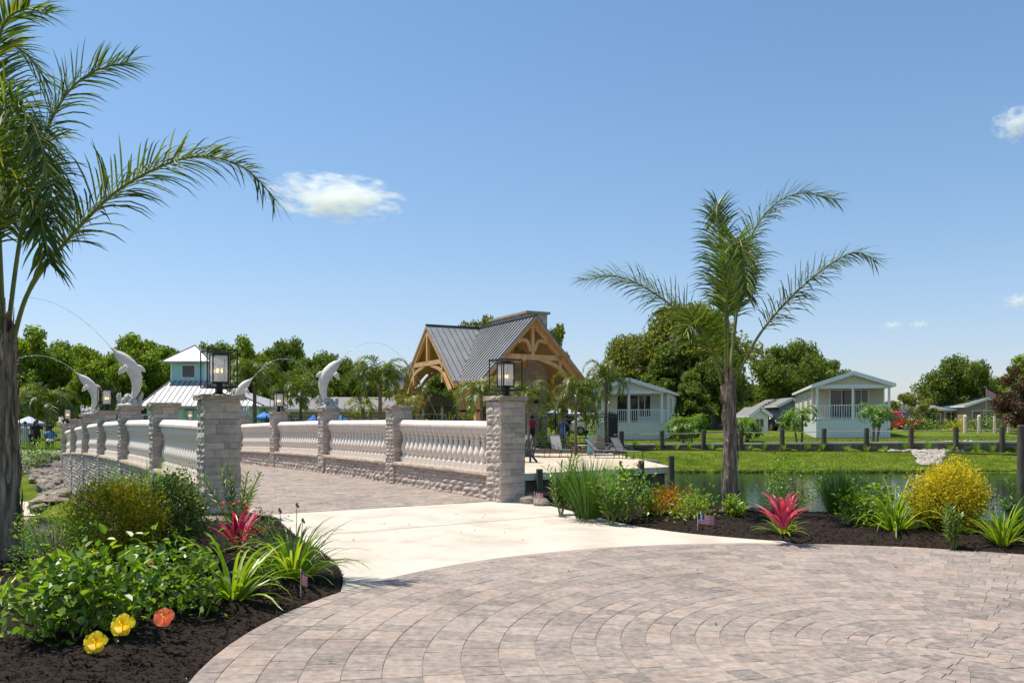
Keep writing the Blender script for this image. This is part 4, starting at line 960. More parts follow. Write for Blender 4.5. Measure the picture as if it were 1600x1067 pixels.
for px, py in ((1077, 771), (1086, 773), (1094, 776), (1080, 777), (1070, 775), (1073, 779)): petal_flower(T, toloc(T, px, py, 13.6), 10, .04, 'petal_pink', rng, (0, -.4, 1))
oleander('small upright green shrub at the foot of the right palm', G(1147, 812, zb), .45, 12, 68, 'strap', rad=.3, leaf=.12, w=.03, lv=12, lean=.6)
cordyline('large pink and red cordyline in the right bed', G(1224, 825, .2), 30, .60, 'cordyline_red', 69, .062)
blades('daylily', 'yellow-green daylily at the foot of the right cordyline', 'plant', G(1222, 833, zb), 46, .46, .026, 'strap', 70, lean=(.2, 1.15), droop=.8, group='daylilies')
shrub('leafy_shrub', 'airy leafy shrub behind the right cordyline against the water', 'shrub', G(1240, 806, -.2), .56, .45, 1.05, 'bush_green', 1600, .05, .032, 71, stems=12, lobes=.3, low=.15)
blades('grass_clump', 'dense dark green fountain grass standing against the pond', 'grass clump', G(1314, 818, -.1), 900, 1.0, .008, 'reed', 72, lean=(.0, .42), droop=.22, rad=.16)
shrub('leafy_shrub', 'round bright leaved shrub right of the fountain grass', 'shrub', G(1362, 824, zb), .36, .3, .56, 'bush_green', 900, .075, .055, 73, stems=8, low=.1)
blades('daylily', 'wide arching daylily between the fountain grass and the gold shrub', 'plant', G(1398, 832, zb), 85, .92, .034, 'strap', 74, lean=(.05, 1.1), droop=.95, rad=.1, group='daylilies', stalks=3)
blades('grass_clump', 'green grass clump directly left of the gold shrub', 'grass clump', G(1445, 822, -.1), 200, .95, .014, 'reed', 75, lean=(.05, .7), droop=.5, rad=.15)
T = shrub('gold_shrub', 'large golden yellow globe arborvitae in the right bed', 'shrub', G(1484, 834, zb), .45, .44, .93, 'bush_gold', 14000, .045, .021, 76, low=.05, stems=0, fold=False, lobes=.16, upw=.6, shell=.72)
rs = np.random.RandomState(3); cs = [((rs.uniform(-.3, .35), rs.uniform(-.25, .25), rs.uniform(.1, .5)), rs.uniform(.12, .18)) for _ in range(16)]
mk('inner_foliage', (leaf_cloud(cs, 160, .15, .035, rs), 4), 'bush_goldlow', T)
oleander('small oleander in front of the gold shrub', G(1490, 852, zb), .62, 8, 77, leaf=.09, w=.016, lv=16, lean=.4)
blades('daylily', 'daylily with upright bud stalks right of the gold shrub', 'plant', G(1565, 850, zb), 70, .66, .03, 'strap', 78, lean=(.05, .95), droop=.65, rad=.09, group='daylilies', stalks=5)
oleander('leafy shrub cut off by the right edge of the picture', G(1607, 845, zb), .85, 8, 79, 'strap_dark', leaf=.13, w=.03, lv=14)
rs = np.random.RandomState(44); mb = MB()
for i in range(34):
    a, q = rs.uniform(0, 6.28), RP*math.sqrt(rs.rand()); x, y = C.x+q*math.cos(a), C.y+q*math.sin(a)
    if i > 20: x, y = rs.uniform(-2.2, 1.2), rs.uniform(10.5, 15)
    if y < 3: continue
    b_ = rs.uniform(0, 6.28); L = rs.uniform(.012, .03); u = Vector((math.cos(b_), math.sin(b_), 0))*L; v = Vector((-u.y, u.x, 0))*.45; c = Vector((x, y, .006)); mb.add([c-u, c-v+UP*.008, c+u+UP*.004, c+v+UP*.01], [(0, 1, 2, 3)])
o = mk('leaf_litter', mb, 'bush_goldlow', kind='stuff'); tag(o, 'few dry leaf scraps scattered on the paving', 'leaf litter')
# rocks by the right pillar
def rock(label, loc, r, seed, sq=(1, 1, .6), group=None, mat='rock', name='rock'):
    rng = random.Random(seed); mb = MB(); mb.ball((0, 0, 0), r, 9, 6, .16, rng, sq); o = mk(name, mb, mat, loc=loc, rz=rng.uniform(0, 6.28)); tag(o, label, 'rock', group); return o
for i, (px, py, r, lb) in enumerate([(808, 777, .22, 'pale rounded rock touching the right lantern pillar'), (828, 783, .2, 'flat grey rock behind the small flag at the right pillar'), (846, 786, .17, 'dark rock between the small flag and the first oleander'), (798, 779, .12, 'small stone at the corner of the right lantern pillar'), (905, 792, .16, 'tan stone at the foot of the tall grass clump')]):
    rock(lb, G(px, py, .04), r, 200+i, (1.25, .9, .65), 'rocks beside the right pillar')
for i, (px, py, r, lb) in enumerate([(335, 822, .28, 'long pale rock at the foot of the left lantern pillar'), (352, 826, .16, 'small grey rock beside the left lantern pillar')]):
    rock(lb, G(px, py, .02), r, 220+i, (1.3, .8, .55), 'rocks beside the left pillar')
# riprap on the far left bank
rng = random.Random(77); n = 0
for i in range(170):
    px = rng.uniform(54, 111); f = rng.random(); D = 35.6+8.*f
    if px < 66 and f < .55: continue
    x = (px-800)/F*D; z = max(tz(x, D), WL)+.1
    rock('rough grey boulder in the heap of rocks beside the far left bridge end', (x, D, z), rng.uniform(.13, .30)*(1.3-.4*f), 300+i, (rng.uniform(1, 1.6), 1, rng.uniform(.45, .8)), 'boulders on the far left bank')
for i, (px, D) in enumerate([(90, 35.3), (75, 35.6), (84, 35.9), (98, 35.7)]):
    rock('long flat grey slab of rock at the waterline of the far left bank', ((px-800)/F*D, D, WL+.12+.14*i), .62, 390+i, (1.9, .9, .38), 'slabs at the waterline of the far left bank')
mb = MB(); mb.add([(-40, 34.2, WL+.03), (-19.4, 34.2, WL+.03), (-19.2, 36.2, WL+.42), (-40, 36.2, WL+.42)], [(0, 1, 2, 3)]); mk('sand_strip', mb, 'sand', kind='structure')
def in_view_rubble(name, n, pxr, Dr, r, seed, mat, label):
    rng = random.Random(seed); mb = MB()
    for i in range(n):
        px, D = rng.uniform(*pxr), rng.uniform(*Dr); x = (px-800)/F*D; mb.ball((x, D, tz(x, D)+.03), rng.uniform(*r), 6, 4, .2, rng, (1.2, 1, .7))
    o = mk(name, mb, mat, kind='stuff'); tag(o, label, 'stones'); return o
in_view_rubble('gravel', 700, (28, 105), (41.2, 46), (.06, .16), 81, 'pebble', 'pale tan gravel and cobbles on the bank below the left fence')
shrub('oleander_shrub', 'round green oleander on the gravel bank below the left fence', 'shrub', at(50, 42., 735), .95, .8, 1.25, 'palm_bright', 900, .2, .06, 82, low=.05, stems=5)
shrub('oleander_shrub', 'small yellow-green shrub on the gravel bank by the bridge end', 'shrub', at(83, 43., 730), .4, .4, 1.15, 'palm_bright', 350, .16, .05, 83, low=.05, stems=4)
# drain stones, pond edge, bulkhead strip
rng = random.Random(8); mb = MB()
for i in range(420):
    f = rng.random(); c = at(1452, 46.5-5.2*f, 700); w = 1.0-.55*f; x = c.x+rng.uniform(-w, w)*(1 if f > .15 else 2.6); y = c.y; mb.ball((x, y, tz(x, y)+.06), rng.uniform(.07, .15), 6, 4, .2, rng, (1.2, 1, .8))
o = mk('drain_stones', mb, 'pebble', kind='stuff'); tag(o, 'bed of pale cobbles draining down the grass bank to the pond', 'stones')
rs = np.random.RandomState(5); cs = []
for i in range(260):
    x = rs.uniform(6.5, 34); cs.append(((x, 39.6+rs.normal(0, .18)+(.4 if x > 26 else 0), WR+.04), .16))
o = mk('pond_edge_weeds', (leaf_cloud(cs, 40, .16, .07, rs, .5), 4), 'water_weed', kind='stuff'); tag(o, 'ragged weeds along the far water edge', 'weeds')
mb = MB(); xs_ = np.arange(4.6, 32, .6); vs = []
for x in xs_: y = float(bulk_y(x)); vs += [(x, y-1.5+.1*math.sin(x*3), tz(x, y-1.5)+.03), (x, y-.06, -.04)]
mb.add(vs, [(2*i, 2*i+2, 2*i+3, 2*i+1) for i in range(len(xs_)-1)]); mk('mulch_strip', mb, 'mulch', kind='stuff')
rs = np.random.RandomState(12); n_ = 45000; X = rs.uniform(4.6, 34, n_); Y = np.where(rs.rand(n_) < .6, rs.uniform(39.8, 46.6, n_), bulk_y(X)+rs.uniform(.3, 12, n_)); Z = terrain(np.stack([X, Y], 1)); k = (Z > WR+.02)
X, Y, Z = X[k], Y[k], Z[k]; m_ = len(X); hh = rs.uniform(.025, .075, m_); ww = rs.uniform(.012, .03, m_); lx = rs.normal(0, .04, m_); ly = rs.normal(0, .04, m_); ca, sa = np.cos(np.arange(m_)), np.sin(np.arange(m_))
V = np.stack([np.stack([X-ww*ca, Y-ww*sa, Z-.01], 1), np.stack([X+ww*ca, Y+ww*sa, Z-.01], 1), np.stack([X+lx, Y+ly, Z+hh], 1)], 1).reshape(-1, 3)
leafm('turf', GR((.06, .10, .01), (.12, .18, .015), (.2, .26, .03), (.3, .32, .06)), .4, .0, .5, .3); o = mk('grass', (V, 3), 'turf', kind='stuff'); tag(o, 'mown green turf of the far bank and lawn', 'grass')
T0 = None
rng = random.Random(14)
for i in range(22):
    x = 7.6+i*1.02+rng.uniform(-.2, .2); y = float(bulk_y(x))-.6; lb = 'small grass tuft in the mulch strip below the wooden bulkhead'
    if T0 is None: T0 = blades('grass_tuft', lb, 'grass tuft', (x, y, -.08), 45, .62, .03, 'reed_bright', 90, lean=(.0, .5), droop=.3, seg=4, group='grass tufts below the bulkhead'); scan()
    else: dup(T0, (x, y, -.08), i*1.3, (1, 1, rng.uniform(.55, 1.25)))
# ------------------------------------------------------------------ bulkhead and rope fence
T = thing('bulkhead', 'long low wooden plank bulkhead holding up the far lawn', 'retaining wall', (0, 0, 0))
mb, mc = MB(), MB()
def btop(x): return .13+.34*min(max((x-6)/20, 0), 1)
for (x0, y0), (x1, y1) in zip(bulk[:-1], bulk[1:]):
    for k in range(6):
        a, b_ = k/6, (k+1)/6; p = Vector((x0+(x1-x0)*a, y0+(y1-y0)*a, 0)); q = Vector((x0+(x1-x0)*b_, y0+(y1-y0)*b_, 0))
        for j in range(3):
            h = (btop(p.x)+.3)/3; z = -.3+h*(j+.5); mb.bar((p.x, p.y, z), (q.x, q.y, z), .06+.01*(j % 2), h-.012)
        mc.bar((p.x, p.y+.05, btop(p.x)+.04), (q.x, q.y+.05, btop(q.x)+.04), .34, .10)
mk('planks', mb, 'old_wood', T); mk('cap_board', mc, 'cap_wood', T)
T = thing('rope_fence', 'rope fence with round timber posts along the far lawn', 'fence', (0, 0, 0))
pxs = [(970.5, 51.5), (1033, 50.9), (1098, 50.2), (1156, 49.6), (1220, 48.9), (1285, 48.3), (1351, 47.6), (1420.5, 46.9), (1490, 46.2), (1562, 45.5), (1635, 44.7)]
pp = []
for i, (px, D) in enumerate(pxs):
    x = (px-800)/F*D; y = D-.24; z1 = btop(x)+.9; pp.append((x, y, z1)); mb = MB(); mb.tube([(x, y, -.6), (x, y, z1-.03), (x, y, z1)], [.14, .138, .12], 12); mk('post', mb, 'post_wood', T)
pp.insert(0, (4.2, 52.6, .75))
for dz in (.16, .52):
    mb = MB(); P = []
    for a, b_ in zip(pp[:-1], pp[1:]):
        a, b_ = Vector(a), Vector(b_)
        for k in range(8):
            t = k/8; q = a.lerp(b_, t); q.z -= dz+.05*4*t*(1-t); P.append(q)
    mb.tube(P, .022, 6); mk('rope', mb, 'rope', T)
# second rope fence far in the lawn and the near pile at the right edge
T = thing('rope_fence', 'lower rope fence of pale topped posts in front of the brown house', 'fence', (0, 0, 0)); P = []
for i, px in enumerate((1508, 1530, 1555, 1577, 1606)):
    p = at(px, 62, 690); p.z = tz(p.x, 62); mb = MB(); mb.tube([p-UP*.3, p+UP*1.15], .14, 10); mb.ball(p+UP*1.2, .15, 8, 5); mk('post', mb, 'cap_wood', T); P.append(p+UP*.9)
mb = MB(); mb.tube(P, .025, 6); mk('rope', mb, 'rope', T)
mb = MB(); x = (1597-800)/F*28; mb.tube([(x, 28, -2), (x, 28, 1.46), (x, 28, 1.5)], [.15, .145, .12], 14); tag(mk('mooring_pile', mb, 'post_wood'), 'tall dark timber pile standing in the pond at the right edge', 'pile')

# ------------------------------------------------------------------ dock with its piles
T = thing('dock', 'sand-coloured dock terrace with timber edge over the pond', 'dock', (0, 0, 0))
dk = [(.2, 27.9), (6.05, 32.3), (5.75, 38.6), (5.3, 46.9), (-8.5, 46.9), (-8.5, 36)]
mb = MB(); mb.prism(dk, -.36, -.14); mk('deck', mb, 'dock_sand', T)
mb = MB(); ctr = Vector((0, 38, 0))
for a, b_ in zip(dk[:3], dk[1:4]):
    d = (Vector((*b_, 0))-Vector((*a, 0))).normalized(); o = Vector((d.y, -d.x, 0))*.04
    mb.bar(Vector((*a, -.24))+o, Vector((*b_, -.24))+o, .08, .24)
mk('edge_beam', mb, 'cap_wood', T)
mb = MB()
for a, b_ in zip(dk[:1]+dk[1:3], dk[1:2]+dk[2:4]):
    L = (Vector((*b_, 0))-Vector((*a, 0))).length; n = int(L/.2)
    for k in range(n):
        q = Vector((*a, 0)).lerp(Vector((*b_, 0)), (k+.5)/n); d = (Vector((*b_, 0))-Vector((*a, 0))).normalized(); q += Vector((-d.y, d.x, 0))*.25
        mb.bar((q.x, q.y, -1.6), (q.x, q.y, -.37), .17, .05, up=Vector((0, 1, 0)))
mk('sheeting', mb, 'old_wood', T)
for i, (px, D, z1, lb) in enumerate([(843, 28.2, .02, 'left'), (1002, 31.3, .16, 'right'), (1049, 31.9, .32, 'corner')]):
    x = (px-800)/F*D; mb = MB(); mb.tube([(x, D, -2), (x, D, z1-.03), (x, D, z1)], [.12, .115, .1], 12); mk('pile', mb, 'post_wood', T)
# furniture
def adir(label, px, py, z, rz, mat):
    p = G(px, py, z); T = thing('adirondack_chair', label, 'chair', p, rz, 'adirondack chairs on the dock'); mb = MB()
    for i in range(6):
        x = -.24+i*.096; t = 1.06-.025*abs(i-2.5)**2; mb.bar((x, .18, .25), (x*1.15, .52, t), .082, .02, up=Vector((0, 1, .3)))
    mb.bar((-.3, .4, .72), (.3, .4, .72), .06, .025); mk('backrest', mb, mat, T)
    mb = MB()
    for i in range(6): mb.bar((-.27, -.32+i*.095, .36-i*.02), (.27, -.32+i*.095, .36-i*.02), .082, .02, up=UP)
    mk('seat', mb, mat, T)
    for sx in (-1, 1):
        mb = MB(); mb.box((sx*.34, -.02, .55), (.13, .68, .025)); mk('armrest', mb, mat, T)
        mb = MB(); mb.bar((sx*.31, -.3, 0), (sx*.31, -.3, .54), .09, .03); mk('leg', mb, mat, T)
        mb = MB(); mb.bar((sx*.29, .55, .03), (sx*.29, -.3, .36), .03, .11); mk('leg', mb, mat, T)
def lounger(label, px, py, z, rz, mat, fr='slate_plastic', back=1.18):
    p = G(px, py, z); T = thing('sun_lounger', label, 'sun lounger', p, rz, 'sling sun loungers on the dock'); mb = MB()
    c, s = math.cos(back), math.sin(back)
    mb.box((0, -.45, .36), (.56, 1.2, .02)); mk('seat', mb, mat, T)
    mb = MB(); mb.add([(-.28, .15, .36), (.28, .15, .36), (.26, .15+.8*c, .36+.8*s), (-.26, .15+.8*c, .36+.8*s), (-.28, .17, .355), (.28, .17, .355), (.26, .17+.8*c, .355+.8*s), (-.26, .17+.8*c, .355+.8*s)], [(0, 1, 2, 3), (7, 6, 5, 4), (0, 4, 5, 1), (2, 6, 7, 3), (1, 5, 6, 2), (0, 3, 7, 4)]); mk('backrest', mb, mat, T)
    mb = MB()
    for sx in (-.3, .3): mb.tube([(sx, -1.08, .35), (sx, .15, .36), (sx*.93, .15+.8*c, .36+.8*s)], .018, 6)
    mb.tube([(-.28, .15+.8*c, .36+.8*s), (.28, .15+.8*c, .36+.8*s)], .018, 6); mb.tube([(-.3, -1.08, .35), (.3, -1.08, .35)], .018, 6); mk('frame', mb, fr, T)
    for sx in (-.3, .3):
        for y in (-.95, .3): mb = MB(); mb.tube([(sx, y, .35), (sx*1.05, y+.03, 0)], .018, 6); mk('leg', mb, fr, T)
    for sx in (-.33, .33): mb = MB(); mb.tube([(sx, -.35, .36), (sx, -.3, .55), (sx, .2, .57), (sx, .3, .5)], .016, 6); mk('armrest', mb, fr, T)
adir('dark slate adirondack chair at the right stone pillar', 822, 722, -.14, R(200), 'slate_plastic')
adir('grey weathered adirondack chair beside the mint green post', 941, 708, -.14, R(150), 'grey_plastic')
lounger('beige sling lounger partly behind the right stone pillar', 829, 712, -.14, R(25), 'sling')
lounger('beige sling lounger facing the pond between the pillar and the palm', 872, 713, -.14, R(20), 'sling')
lounger('weathered grey lounger nearest the dock corner', 974, 716, -.14, R(40), 'sling_grey', back=.95)
lounger('weathered grey lounger behind the tall grass clump', 936, 715, -.14, R(60), 'sling_grey', back=.8)
def side_table(label, px, py):
    p = G(px, py, -.14); T = thing('side_table', label, 'table', p, 0, 'side tables on the dock'); mb = MB(); mb.lathe([(.26, .42), (.27, .44), (.26, .455)], 16); mk('table_top', mb, 'sling', T)
    for k in range(3): a = k*2.09; mb = MB(); mb.tube([(.2*math.cos(a), .2*math.sin(a), .42), (.23*math.cos(a), .23*math.sin(a), 0)], .015, 6); mk('leg', mb, 'slate_plastic', T)
side_table('small round side table right of the beige lounger', 887, 707); side_table('small round side table in front of the dock palm', 910, 708)
p = at(922, 44, 703); p.z = -.14; T = thing('dock_post_sign', 'mint green post with a tan shell sign on the dock', 'sign', p, R(5)); mb = MB(); mb.bar((0, 0, 0), (0, 0, 1.05), .28, .16, up=Vector((0, 1, 0))); mk('post', mb, 'mint', T)
mb = MB(); mb.box((.18, -.1, .85), (.3, .04, .42)); mk('board', mb, 'mint', T); mb = MB(); mb.add([(.08, -.13, .7), (.3, -.13, .7), (.32, -.13, .85), (.19, -.13, 1.02), (.06, -.13, .85)], [(0, 1, 2, 3, 4)]); mb.add([(.1, -.145, .72), (.28, -.145, .72), (.29, -.145, .85), (.19, -.145, .98), (.09, -.145, .85)], [(0, 1, 2, 3, 4)]); mk('shell_emblem', mb, 'sign_tan', T)
mb = MB(); mb.prism([(-3, 46.4), (5.1, 46.4), (5.1, 46.7), (-3, 46.7)], -.14, .1); tag(mk('timber_edging', mb, 'old_wood'), 'low timber edging behind the dock loungers', 'edging')
mb = MB(); mb.prism([(-3, 46.71), (6.4, 46.71), (6.4, 51), (-3, 51)], -.2, .07); mk('patio_ground', mb, 'rock', kind='structure')
for i, (px, w, h, mat, lb) in enumerate([(846, .35, .75, 'reed', 'grassy plant below the black fence behind the first lounger'), (888, .5, .8, 'bush_dark', 'dark shrub below the black fence behind the dock palm'), (925, .4, .6, 'bush_dark', 'dark shrub at the fence corner behind the mint post'), (866, .35, .6, 'tree_leaf_purple', 'dark red shrub below the black fence')]):
    shrub('patio_shrub', lb, 'shrub', at(px, 46.95, 697), w, w*.8, h, mat, 260, .13, .05, 500+i, stems=3)
rng = random.Random(3); mb = MB()
for i in range(160):
    x, y = rng.uniform(.4, 5.3), rng.uniform(46.8, 47.5); mb.ball((x, y, .12), rng.uniform(.05, .11), 6, 4, .2, rng)
for i in range(90):
    px, D = rng.uniform(985, 1022), rng.uniform(40, 43.5); x = (px-800)/F*D; mb.ball((x, D, tz(x, D)+.1), rng.uniform(.1, .3), 6, 4, .25, rng, (1.4, 1, .6))
o = mk('rubble', mb, 'rock', kind='stuff'); tag(o, 'grey cobbles beside the dock and below the black fence', 'stones')

# ------------------------------------------------------------------ black metal fences
def fence(label, a, b_, h, z0, npost, sp=.11, top2=True):
    a, b_ = Vector((*a, z0)), Vector((*b_, z0)); T = thing('metal_fence', label, 'fence', a); v = b_-a; L = v.length; d = v/L; O = Vector()
    mb = MB()
    for z in (h-.03, h-.2, .12): mb.bar(UP*z, v+UP*z, .035, .035)
    mk('rails', mb, 'black_metal', T); mb = MB(); n = int(L/sp)
    for i in range(n): q = v*((i+.5)/n); mb.bar(q+UP*.05, q+UP*(h-.03), .018, .018)
    mk('pickets', mb, 'black_metal', T)
    for i in range(npost+1): q = v*(i/npost); mb = MB(); mb.bar(q, q+UP*(h+.05), .07, .07); mb.box(q+UP*(h+.07), (.09, .09, .03)); mk('post', mb, 'black_metal', T)
fence('black metal fence behind the dock loungers', (-1.0, 48.), (5.55, 48.), 1.85, .22, 5)
fence('black metal fence running back beside the patio', (5.6, 48.1), (6.9, 55), 1.85, .25, 3)
fence('black metal fence behind the right balustrade', (-18.6, 58), (-1.1, 48.1), 1.75, .2, 9, .14)
fence('black metal fence on the far left bank', (-28.5, 47.2), (-23.2, 46.4), 1.65, -.1, 3)
fence('black metal gate fence at the far end of the bridge', (-23.1, 46.4), (-19.6, 43.6), 1.75, -.2, 2)

# ------------------------------------------------------------------ pavilion
PA = math.atan2(.465, .885); k_ = .0
T = thing('timber_pavilion', 'open timber-frame pavilion with grey metal cross-gable roof and stone chimney', 'pavilion', (1.29, 48.5, .2), PA)
H, E, HW, PL, YC, CV = 7.5, 3.8, 3.44, 15.4, 7.3, 4.3
pit = (H-E)/HW; pc = (H-E)/CV
zm = lambda p: H-pit*abs(p[0]); zc = lambda p: H-pc*abs(p[1]-YC)
def roofpoly(poly, zf, name):
    mb = MB(); mb.prism(poly, lambda p: zf(p)-.03, lambda p: zf(p)+.03); r_ = mk(name, mb, 'metal_roof', T)
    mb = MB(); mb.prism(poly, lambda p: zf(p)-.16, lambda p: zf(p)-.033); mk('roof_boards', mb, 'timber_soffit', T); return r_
r1 = roofpoly([(0, -.25), (0, PL), (-HW, PL), (-HW, YC+CV), (0, YC), (-HW, YC-CV), (-HW, -.25)], zm, 'roof')
r2 = roofpoly([(HW, -.25), (HW, PL), (0, PL), (0, -.25)], zm, 'roof')
r3 = roofpoly([(0, YC), (-HW-.35, YC), (-HW-.35, YC-CV), (-HW, YC-CV)], zc, 'roof'); r4 = roofpoly([(0, YC), (-HW, YC+CV), (-HW-.35, YC+CV), (-HW-.35, YC)], zc, 'roof')
mb = MB(); y = -.2
while y < PL:
    dx = HW if abs(y-YC) >= CV else HW*abs(y-YC)/CV
    if dx > .1: mb.bar((-.02, y, zm((0, y))+.05), (-dx, y, zm((dx, y))+.05), .035, .06)
    mb.bar((.02, y, H+.05), (HW, y, E+.05), .035, .06); y += .42
mk('standing_seams', mb, 'metal_seam', r1); mb = MB(); x = -.25
while x > -HW-.3:
    dy = CV*min(1, abs(x)/HW)
    for s in (-1, 1): mb.bar((x, YC, H+.05), (x, YC+s*dy, H-pc*dy+.05), .035, .06)
    x -= .42
mk('standing_seams', mb, 'metal_seam', r3)
mb = MB(); mb.bar((0, -.27, H+.06), (0, PL, H+.06), .2, .07); mb.bar((0, YC, H+.06), (-HW-.37, YC, H+.06), .2, .07); mk('ridge_cap', mb, 'metal_seam', T)
def tb(name, segs, w=.2, h=.26): mb = MB(); [mb.bar(a, b_, w, h) for a, b_ in segs]; return mk(name, mb, 'timber', T)
def arch(a, b_, c, w=.16, h=.2): mb = MB(); P = smooth_curve([a, c, b_], 4); [mb.bar(p, q, w, h) for p, q in zip(P[:-1], P[1:])]; mk('arched_brace', mb, 'timber', T)
def truss(y):
    tb('rafter', [((0, y, H-.3), (-HW+.02, y, E-.3))]); tb('rafter', [((0, y, H-.3), (HW-.02, y, E-.3))])
    zt = 5.15; hx = (H-.3-zt)/pit; tb('tie_beam', [((-hx, y, zt), (hx, y, zt))], .2, .3); tb('king_post', [((0, y, zt), (0, y, H-.35))], .2, .22)
    for s in (-1, 1):
        arch((s*.1, y, zt+.35), (s*.95, y, H-.35-pit*.95-.1), (s*.4, y, zt+.95)); arch((s*.5, y, zt-.1), (s*(HW-.7), y, 3.4), (s*(1.85), y, 4.55)); tb('strut', [((s*hx*.98, y, zt), (s*hx*.98, y, zt-.75))], .18, .18)
for y in (.25, 3.2, 11.4, 14.7): truss(y)
def truss2(x):
    for s in (-1, 1): tb('rafter', [((x, YC, H-.3), (x, YC+s*CV, E-.3))])
    zt = 5.1; hy = (H-.3-zt)/pc; tb('tie_beam', [((x, YC-hy, zt), (x, YC+hy, zt))], .2, .28); tb('king_post', [((x, YC, zt), (x, YC, H-.35))], .2, .22)
    for s in (-1, 1): arch((x, YC+s*.4, zt-.1), (x, YC+s*(CV-.8), 3.3), (x, YC+s*2.3, 4.5)); tb('strut', [((x, YC+s*hy*.98, zt), (x, YC+s*hy*.98, zt-1.3))], .18, .18)
truss2(-HW-.2)
def kpost(x, y):
    tb('post', [((x, y, 0), (x, y, E-.35))], .3, .3)
    for dx, dy in ((1, 0), (-1, 0), (0, 1), (0, -1)):
        if x*dx > 0 and abs(x) > 2: dx = dx*.6
        tb('knee_brace', [((x+dx*.1, y+dy*.1, E-1.6), (x+dx*.95, y+dy*.95, E-.5))], .16, .18)
    mb = MB(); mb.box((x, y, E-1.75), (.36, .36, .12)); mk('bracket', mb, 'black_metal', T)
for x, y in ((-2.9, 1.6), (-2.9, 3.7), (-2.9, 10.9), (-2.9, 14.), (2.9, 1.4), (2.9, 7.3), (2.9, 14)): kpost(x, y)
tb('plate_beam', [((-2.9, .2, E-.3), (-2.9, YC-CV+.3, E-.3))]); tb('plate_beam', [((-2.9, YC+CV-.3, E-.3), (-2.9, PL-.2, E-.3))]); tb('plate_beam', [((2.9, .2, E-.3), (2.9, PL-.2, E-.3))])
ch = MB(); ch.box((1.9, 5.5, 4.05), (1.3, 4.9, 8.1)); cc = mk('chimney_core', ch, 'mortar', T); rng = random.Random(9); mb = MB()
for o, u, n, L in (((1.2, 3., 0), (1, 0, 0), (0, -1, 0), 1.4), ((1.2, 8., 0), (0, -1, 0), (-1, 0, 0), 5.), ((2.6, 3., 0), (0, 1, 0), (1, 0, 0), 5.)): stones(mb, o, u, n, L, lambda s: 0, lambda s: 8.1, rng, h=(.15, .3), w=(.25, .7), det=1)
mk('chimney', mb, 'stone', T); mb = MB(); mb.box((1.9, 5.5, 8.17), (1.7, 5.3, .14)); mk('chimney_cap', mb, 'capstone', T)
mb = MB(); mb.box((1.35, 2.85, 2.9), (1.1, .1, .7)); tag(mk('television', mb, 'black_metal', loc=T.location, rz=PA), 'black television hung on the pavilion fireplace', 'television')

# ------------------------------------------------------------------ buildings
def win(T, c, w, h, axis='x', trim='white_trim', mull=1, depth=.06, curtain=False):
    """window on a wall: frame (proud), glass; axis = direction of its width; c = centre on the wall face, outward = -y for x windows"""
    def bx(mb, a0, z0, dx, dz, d, off=0.):
        if axis == 'x': mb.box((c[0]+a0, c[1]-off, c[2]+z0), (dx, d, dz))
        else: mb.box((c[0]+off*(1 if axis == 'y' else -1), c[1]+a0, c[2]+z0), (d, dx, dz))
    mb = MB(); f = .07
    bx(mb, 0, h/2+f/2, w+2*f, f, depth, .02); bx(mb, 0, -h/2-f/2, w+2*f, f, depth, .02); bx(mb, -w/2-f/2, 0, f, h, depth-.004, .02); bx(mb, w/2+f/2, 0, f, h, depth-.004, .02)
    for i in range(mull): bx(mb, -w/2+w*(i+1)/(mull+1), 0, .05, h-.002, depth-.01, .02)
    wf = mk('window', mb, trim, T); mb = MB(); bx(mb, 0, 0, w-.002, h-.002, .03, .005); mk('pane', mb, 'window_glass', wf)
def gable_roof(T, x0, x1, y0, y1, ze, zp, mat, th=.12, over=.25, name='roof', fascia='white_trim'):
    """ridge along y"""
    xm = (x0+x1)/2; mb = MB(); p = (zp-ze)/((x1-x0)/2); zf = lambda q: zp-p*abs(q[0]-xm)
    for a, b_ in ((x0-over, xm), (xm, x1+over)): mb.prism([(a, y0-over), (b_, y0-over), (b_, y1+over), (a, y1+over)], zf, lambda q: zf(q)+th)
    r_ = mk(name, mb, mat, T); mb = MB()
    for a, b_ in ((x0-over, xm), (xm, x1+over)): mb.bar((a, y0-over-.02, zf((a, 0))), (b_, y0-over-.02, zf((b_, 0))), .04, .26)
    for a in (x0-over, x1+over): mb.bar((a, y0-over, zf((a, 0))+.02), (a, y1+over, zf((a, 0))+.02), .06, .18)
    mk('fascia', mb, fascia, r_)
